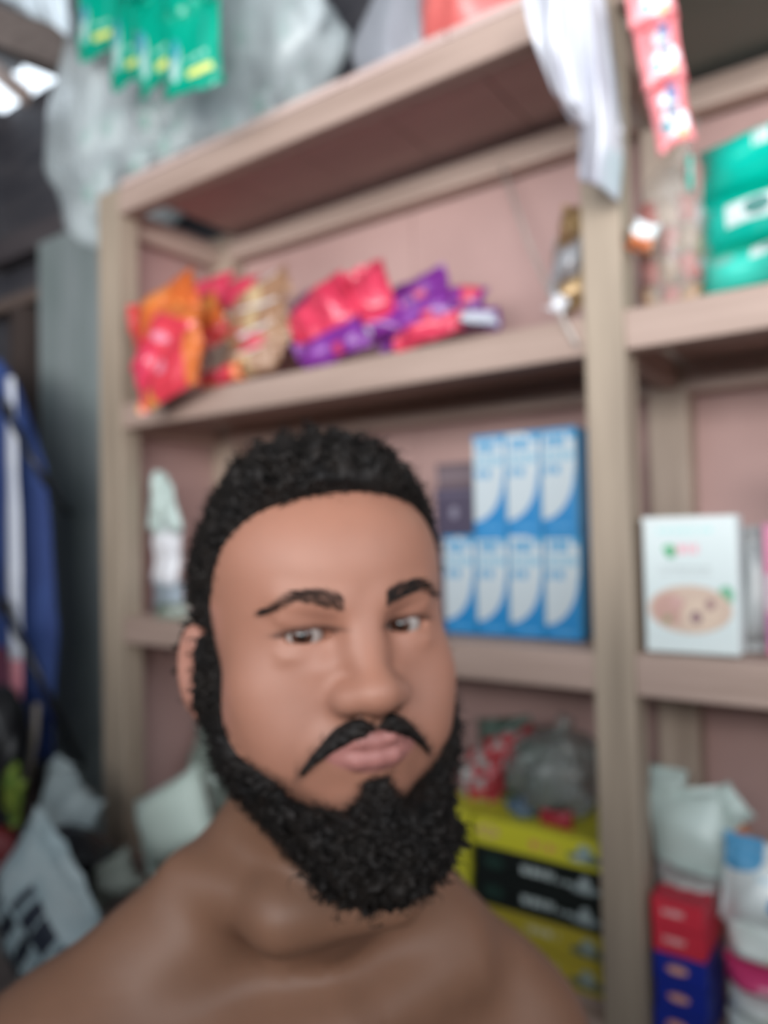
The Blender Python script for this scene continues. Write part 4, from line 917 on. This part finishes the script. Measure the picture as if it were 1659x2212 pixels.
# ------------------------------------------------------------------ bottom shelf, right bay
grp = 'small red and blue cartons in one stack'
hs = (.043, .040, .043, .041, .041); z = zc
for i, (l, m, ms_) in enumerate((('small blue carton at the bottom of the stack', navybox, navys), ('small blue carton second from the bottom', navybox, navys), ('small blue carton just under the red ones', navybox, navys), ('small red carton just above the blue ones', redbox, reds), ('small red carton on top of the blue and red stack', redbox, reds))):
    carton('small_carton', l, 'carton', (-0.325+.002*(i % 2), 1.26, z+hs[i]/2), (.076, .12, hs[i]-.0008), m, ms_, grp, rz=.02*(i % 3-1)); z += hs[i]
ztop = z
grp = 'soft packs stacked at the right edge'; z = zc
for i, (hgt, m, l) in enumerate(((.043, whitepk, 'white soft pack at the bottom of the right stack'), (.043, whitepk, 'white soft pack under the pink one'), (.043, pinkpk, 'pink soft pack between the white ones'), (.043, whitepk, 'white soft pack under the blue and white tissue pack'))):
    o = pouch('soft_pack', l, 'pack', (-0.192+.004*(i % 2), 1.262, z+hgt/2), .165, hgt, .11, m, None, 0, 0, .03*(i-1.5), 160+i, group=grp, wr=.7, seals='', nx=17, ny=11)
    for v in o.data.vertices: v.co.z = math.copysign(min(abs(v.co.z)*1.2, hgt/2), v.co.z)
    z += hgt
pouch('tissue_pack', 'white tissue pack with blue bars on top of the right stack', 'pack', (-0.190, 1.255, z+.060), .165, .128, .09, tissue, None, .08, -.1, 0, 171, wr=1.4)
pouch_px('packet', 'clear grey pouch lying on the red carton', 'packet', 1482, 1908, 1.27, 110, 60, .04, noise_mat('grey_clear_film', (.26, .24, .24), (.42, .42, .40), 10, .3), rot=.1, seed=172, wr=1.6)
pouch_px('packet', 'large mint white packet leaning over the red cartons', 'packet', 1492, 1805, 1.30, 135, 190, .04, mint_film, rot=-.22, tilt=-.25, seed=173, wr=.8)
pouch_px('packet', 'small mint white packet standing beside the middle post', 'packet', 1440, 1705, 1.36, 64, 90, .03, mint_film, rot=.1, tilt=-.1, seed=174, wr=1)
pouch_px('packet', 'small mint packet at the right shoulder of the large one', 'packet', 1568, 1748, 1.33, 70, 80, .03, mint_film, rot=-.7, tilt=-.1, seed=175, wr=1)
pouch_px('packet', 'orange and white packet behind the tissue pack', 'packet', 1590, 1815, 1.36, 60, 120, .03, print_mat('orange_white_film', (.52, .20, .09), [('ell', -.2, .1, .55, .8, (.55, .55, .52))], .35), rot=-.45, tilt=-.1, seed=176)
# ------------------------------------------------------------------ left: counter, bags and cloth
CT = thing('counter', 'low dark wooden counter left of the shelving, under plastic bags', 'counter', (-1.80, 0.74, 0))
for i in range(4): box_mesh('board', (0, -.30+.2*i, .77), (1.0, .196, .03), beamwood, CT, .003)
for sx in (-.45, .45):
    for sy in (-.34, .34): box_mesh('leg', (sx, sy, .377), (.06, .06, .754), beamwood, CT, .003)
for sy in (-.34, .34): box_mesh('apron', (0, sy, .71), (.84, .025, .08), beamwood, CT, .002)
pouch_px('plastic_bag', 'grey white plastic bag with black print at the lower left', 'bag', 95, 1985, .74, 330, 260, .13, bwbag, rot=.50, tilt=-.25, seed=201, wr=1.4)
pouch_px('plastic_bag', 'crumpled pale grey plastic bag upright beside the left post', 'bag', 140, 1775, .98, 170, 210, .10, noise_mat('pale_grey_film', (.22, .27, .28), (.34, .39, .39), 8, .35, (1, 1, 1), .3), rot=.25, tilt=-.1, seed=202, wr=2.4)
bag('plastic_bag', 'black plastic bag lying between the pale bag and the left post', 'bag', tuple(at(165, 1880, Y=.92)), (.11, .08, .085), blackp, 43, amp=1.4)
pouch_px('plastic_bag', 'grey green plastic film lying along the man\'s shoulder', 'bag', 235, 1905, .90, 70, 190, .04, noise_mat('grey_green_film', (.20, .23, .20), (.30, .32, .28), 9, .35), rot=.95, tilt=-.2, seed=204, wr=2)
# blue cloth on the far left
YC = 1.30
cl = sheet('hanging_cloth', [[P3(-150, 740, YC), P3(0, 775, YC), P3(40, 835, YC+.03)], [P3(-150, 1000, YC), P3(30, 1000, YC-.02), P3(100, 1010, YC+.04)], [P3(-150, 1350, YC), P3(40, 1350, YC-.02), P3(125, 1350, YC+.05)], [P3(-150, 1650, YC), P3(40, 1650, YC), P3(118, 1640, YC+.05)]], bluecl, None, .004, 61, .004)
tag(cl, 'blue cloth with an upright white stripe hanging at the far left', 'cloth')
sheet('white_stripe', [[P3(14, 815, YC-.06), P3(32, 815, YC-.06)], [P3(16, 1100, YC-.06), P3(42, 1100, YC-.06)], [P3(24, 1425, YC-.06), P3(48, 1425, YC-.06)]], whitecl, cl, .003, 61, .002, 3, 24)
sheet('pink_stripe', [[P3(24, 1425, YC-.06), P3(48, 1425, YC-.06)], [P3(28, 1530, YC-.055), P3(50, 1530, YC-.055)]], pinkcl, cl, .003, 62, .002, 3, 8)
mc = sheet('hanging_cloth', [[P3(-150, 1380, YC-.07), P3(0, 1395, YC-.07), P3(22, 1420, YC-.06)], [P3(-150, 1560, YC-.07), P3(0, 1560, YC-.08), P3(26, 1560, YC-.06)], [P3(-150, 1700, YC-.06), P3(0, 1700, YC-.06), P3(30, 1690, YC-.05)]], maroon, None, .004, 63, .008)
tag(mc, 'dark maroon cloth hanging below the blue cloth', 'cloth')
def strap(label, pts):
    e = tube('strap', pts, .011, blackp, None, 6); tag(e, label, 'strap', 'black straps over the blue cloth')
    box_mesh('buckle', tuple(Vector(pts[1])), (.05, .012, .035), blackp, e, .003); return e
strap('upper black strap slanting across the blue cloth', [P3(-60, 790, YC-.12), P3(15, 890, YC-.11), P3(60, 975, YC-.09), P3(98, 1040, YC-.08), P3(150, 1112, 1.655)])
strap('lower black strap slanting across the white stripe', [P3(-60, 1200, YC-.12), P3(5, 1310, YC-.11), P3(60, 1405, YC-.10), P3(112, 1520, YC-.09), P3(175, 1650, 1.655)])
bag('plastic_bag', 'black bag at the far left edge below the pink stripe', 'bag', tuple(at(-5, 1610, Y=1.12)), (.10, .08, .16), blackp, 71, amp=.7)
tube_ = tube('cloth_strip', [P3(80, 1520, 1.22), P3(74, 1600, 1.21), P3(58, 1690, 1.2)], .010, cream); tag(tube_, 'narrow cream strip hanging beside the black bag', 'strip')
pouch_px('wrapper', 'green and yellow wrapper at the far left edge above the red bag', 'wrapper', 30, 1715, 1.02, 60, 110, .03, greenbits, rot=.3, seed=221, wr=2)
bag('plastic_bag', 'dark red plastic bag at the far left edge above the printed bag', 'bag', tuple(at(-5, 1845, Y=.98)-Vector((0, 0, .035))), (.075, .07, .105), redbagm, 73, amp=.8)
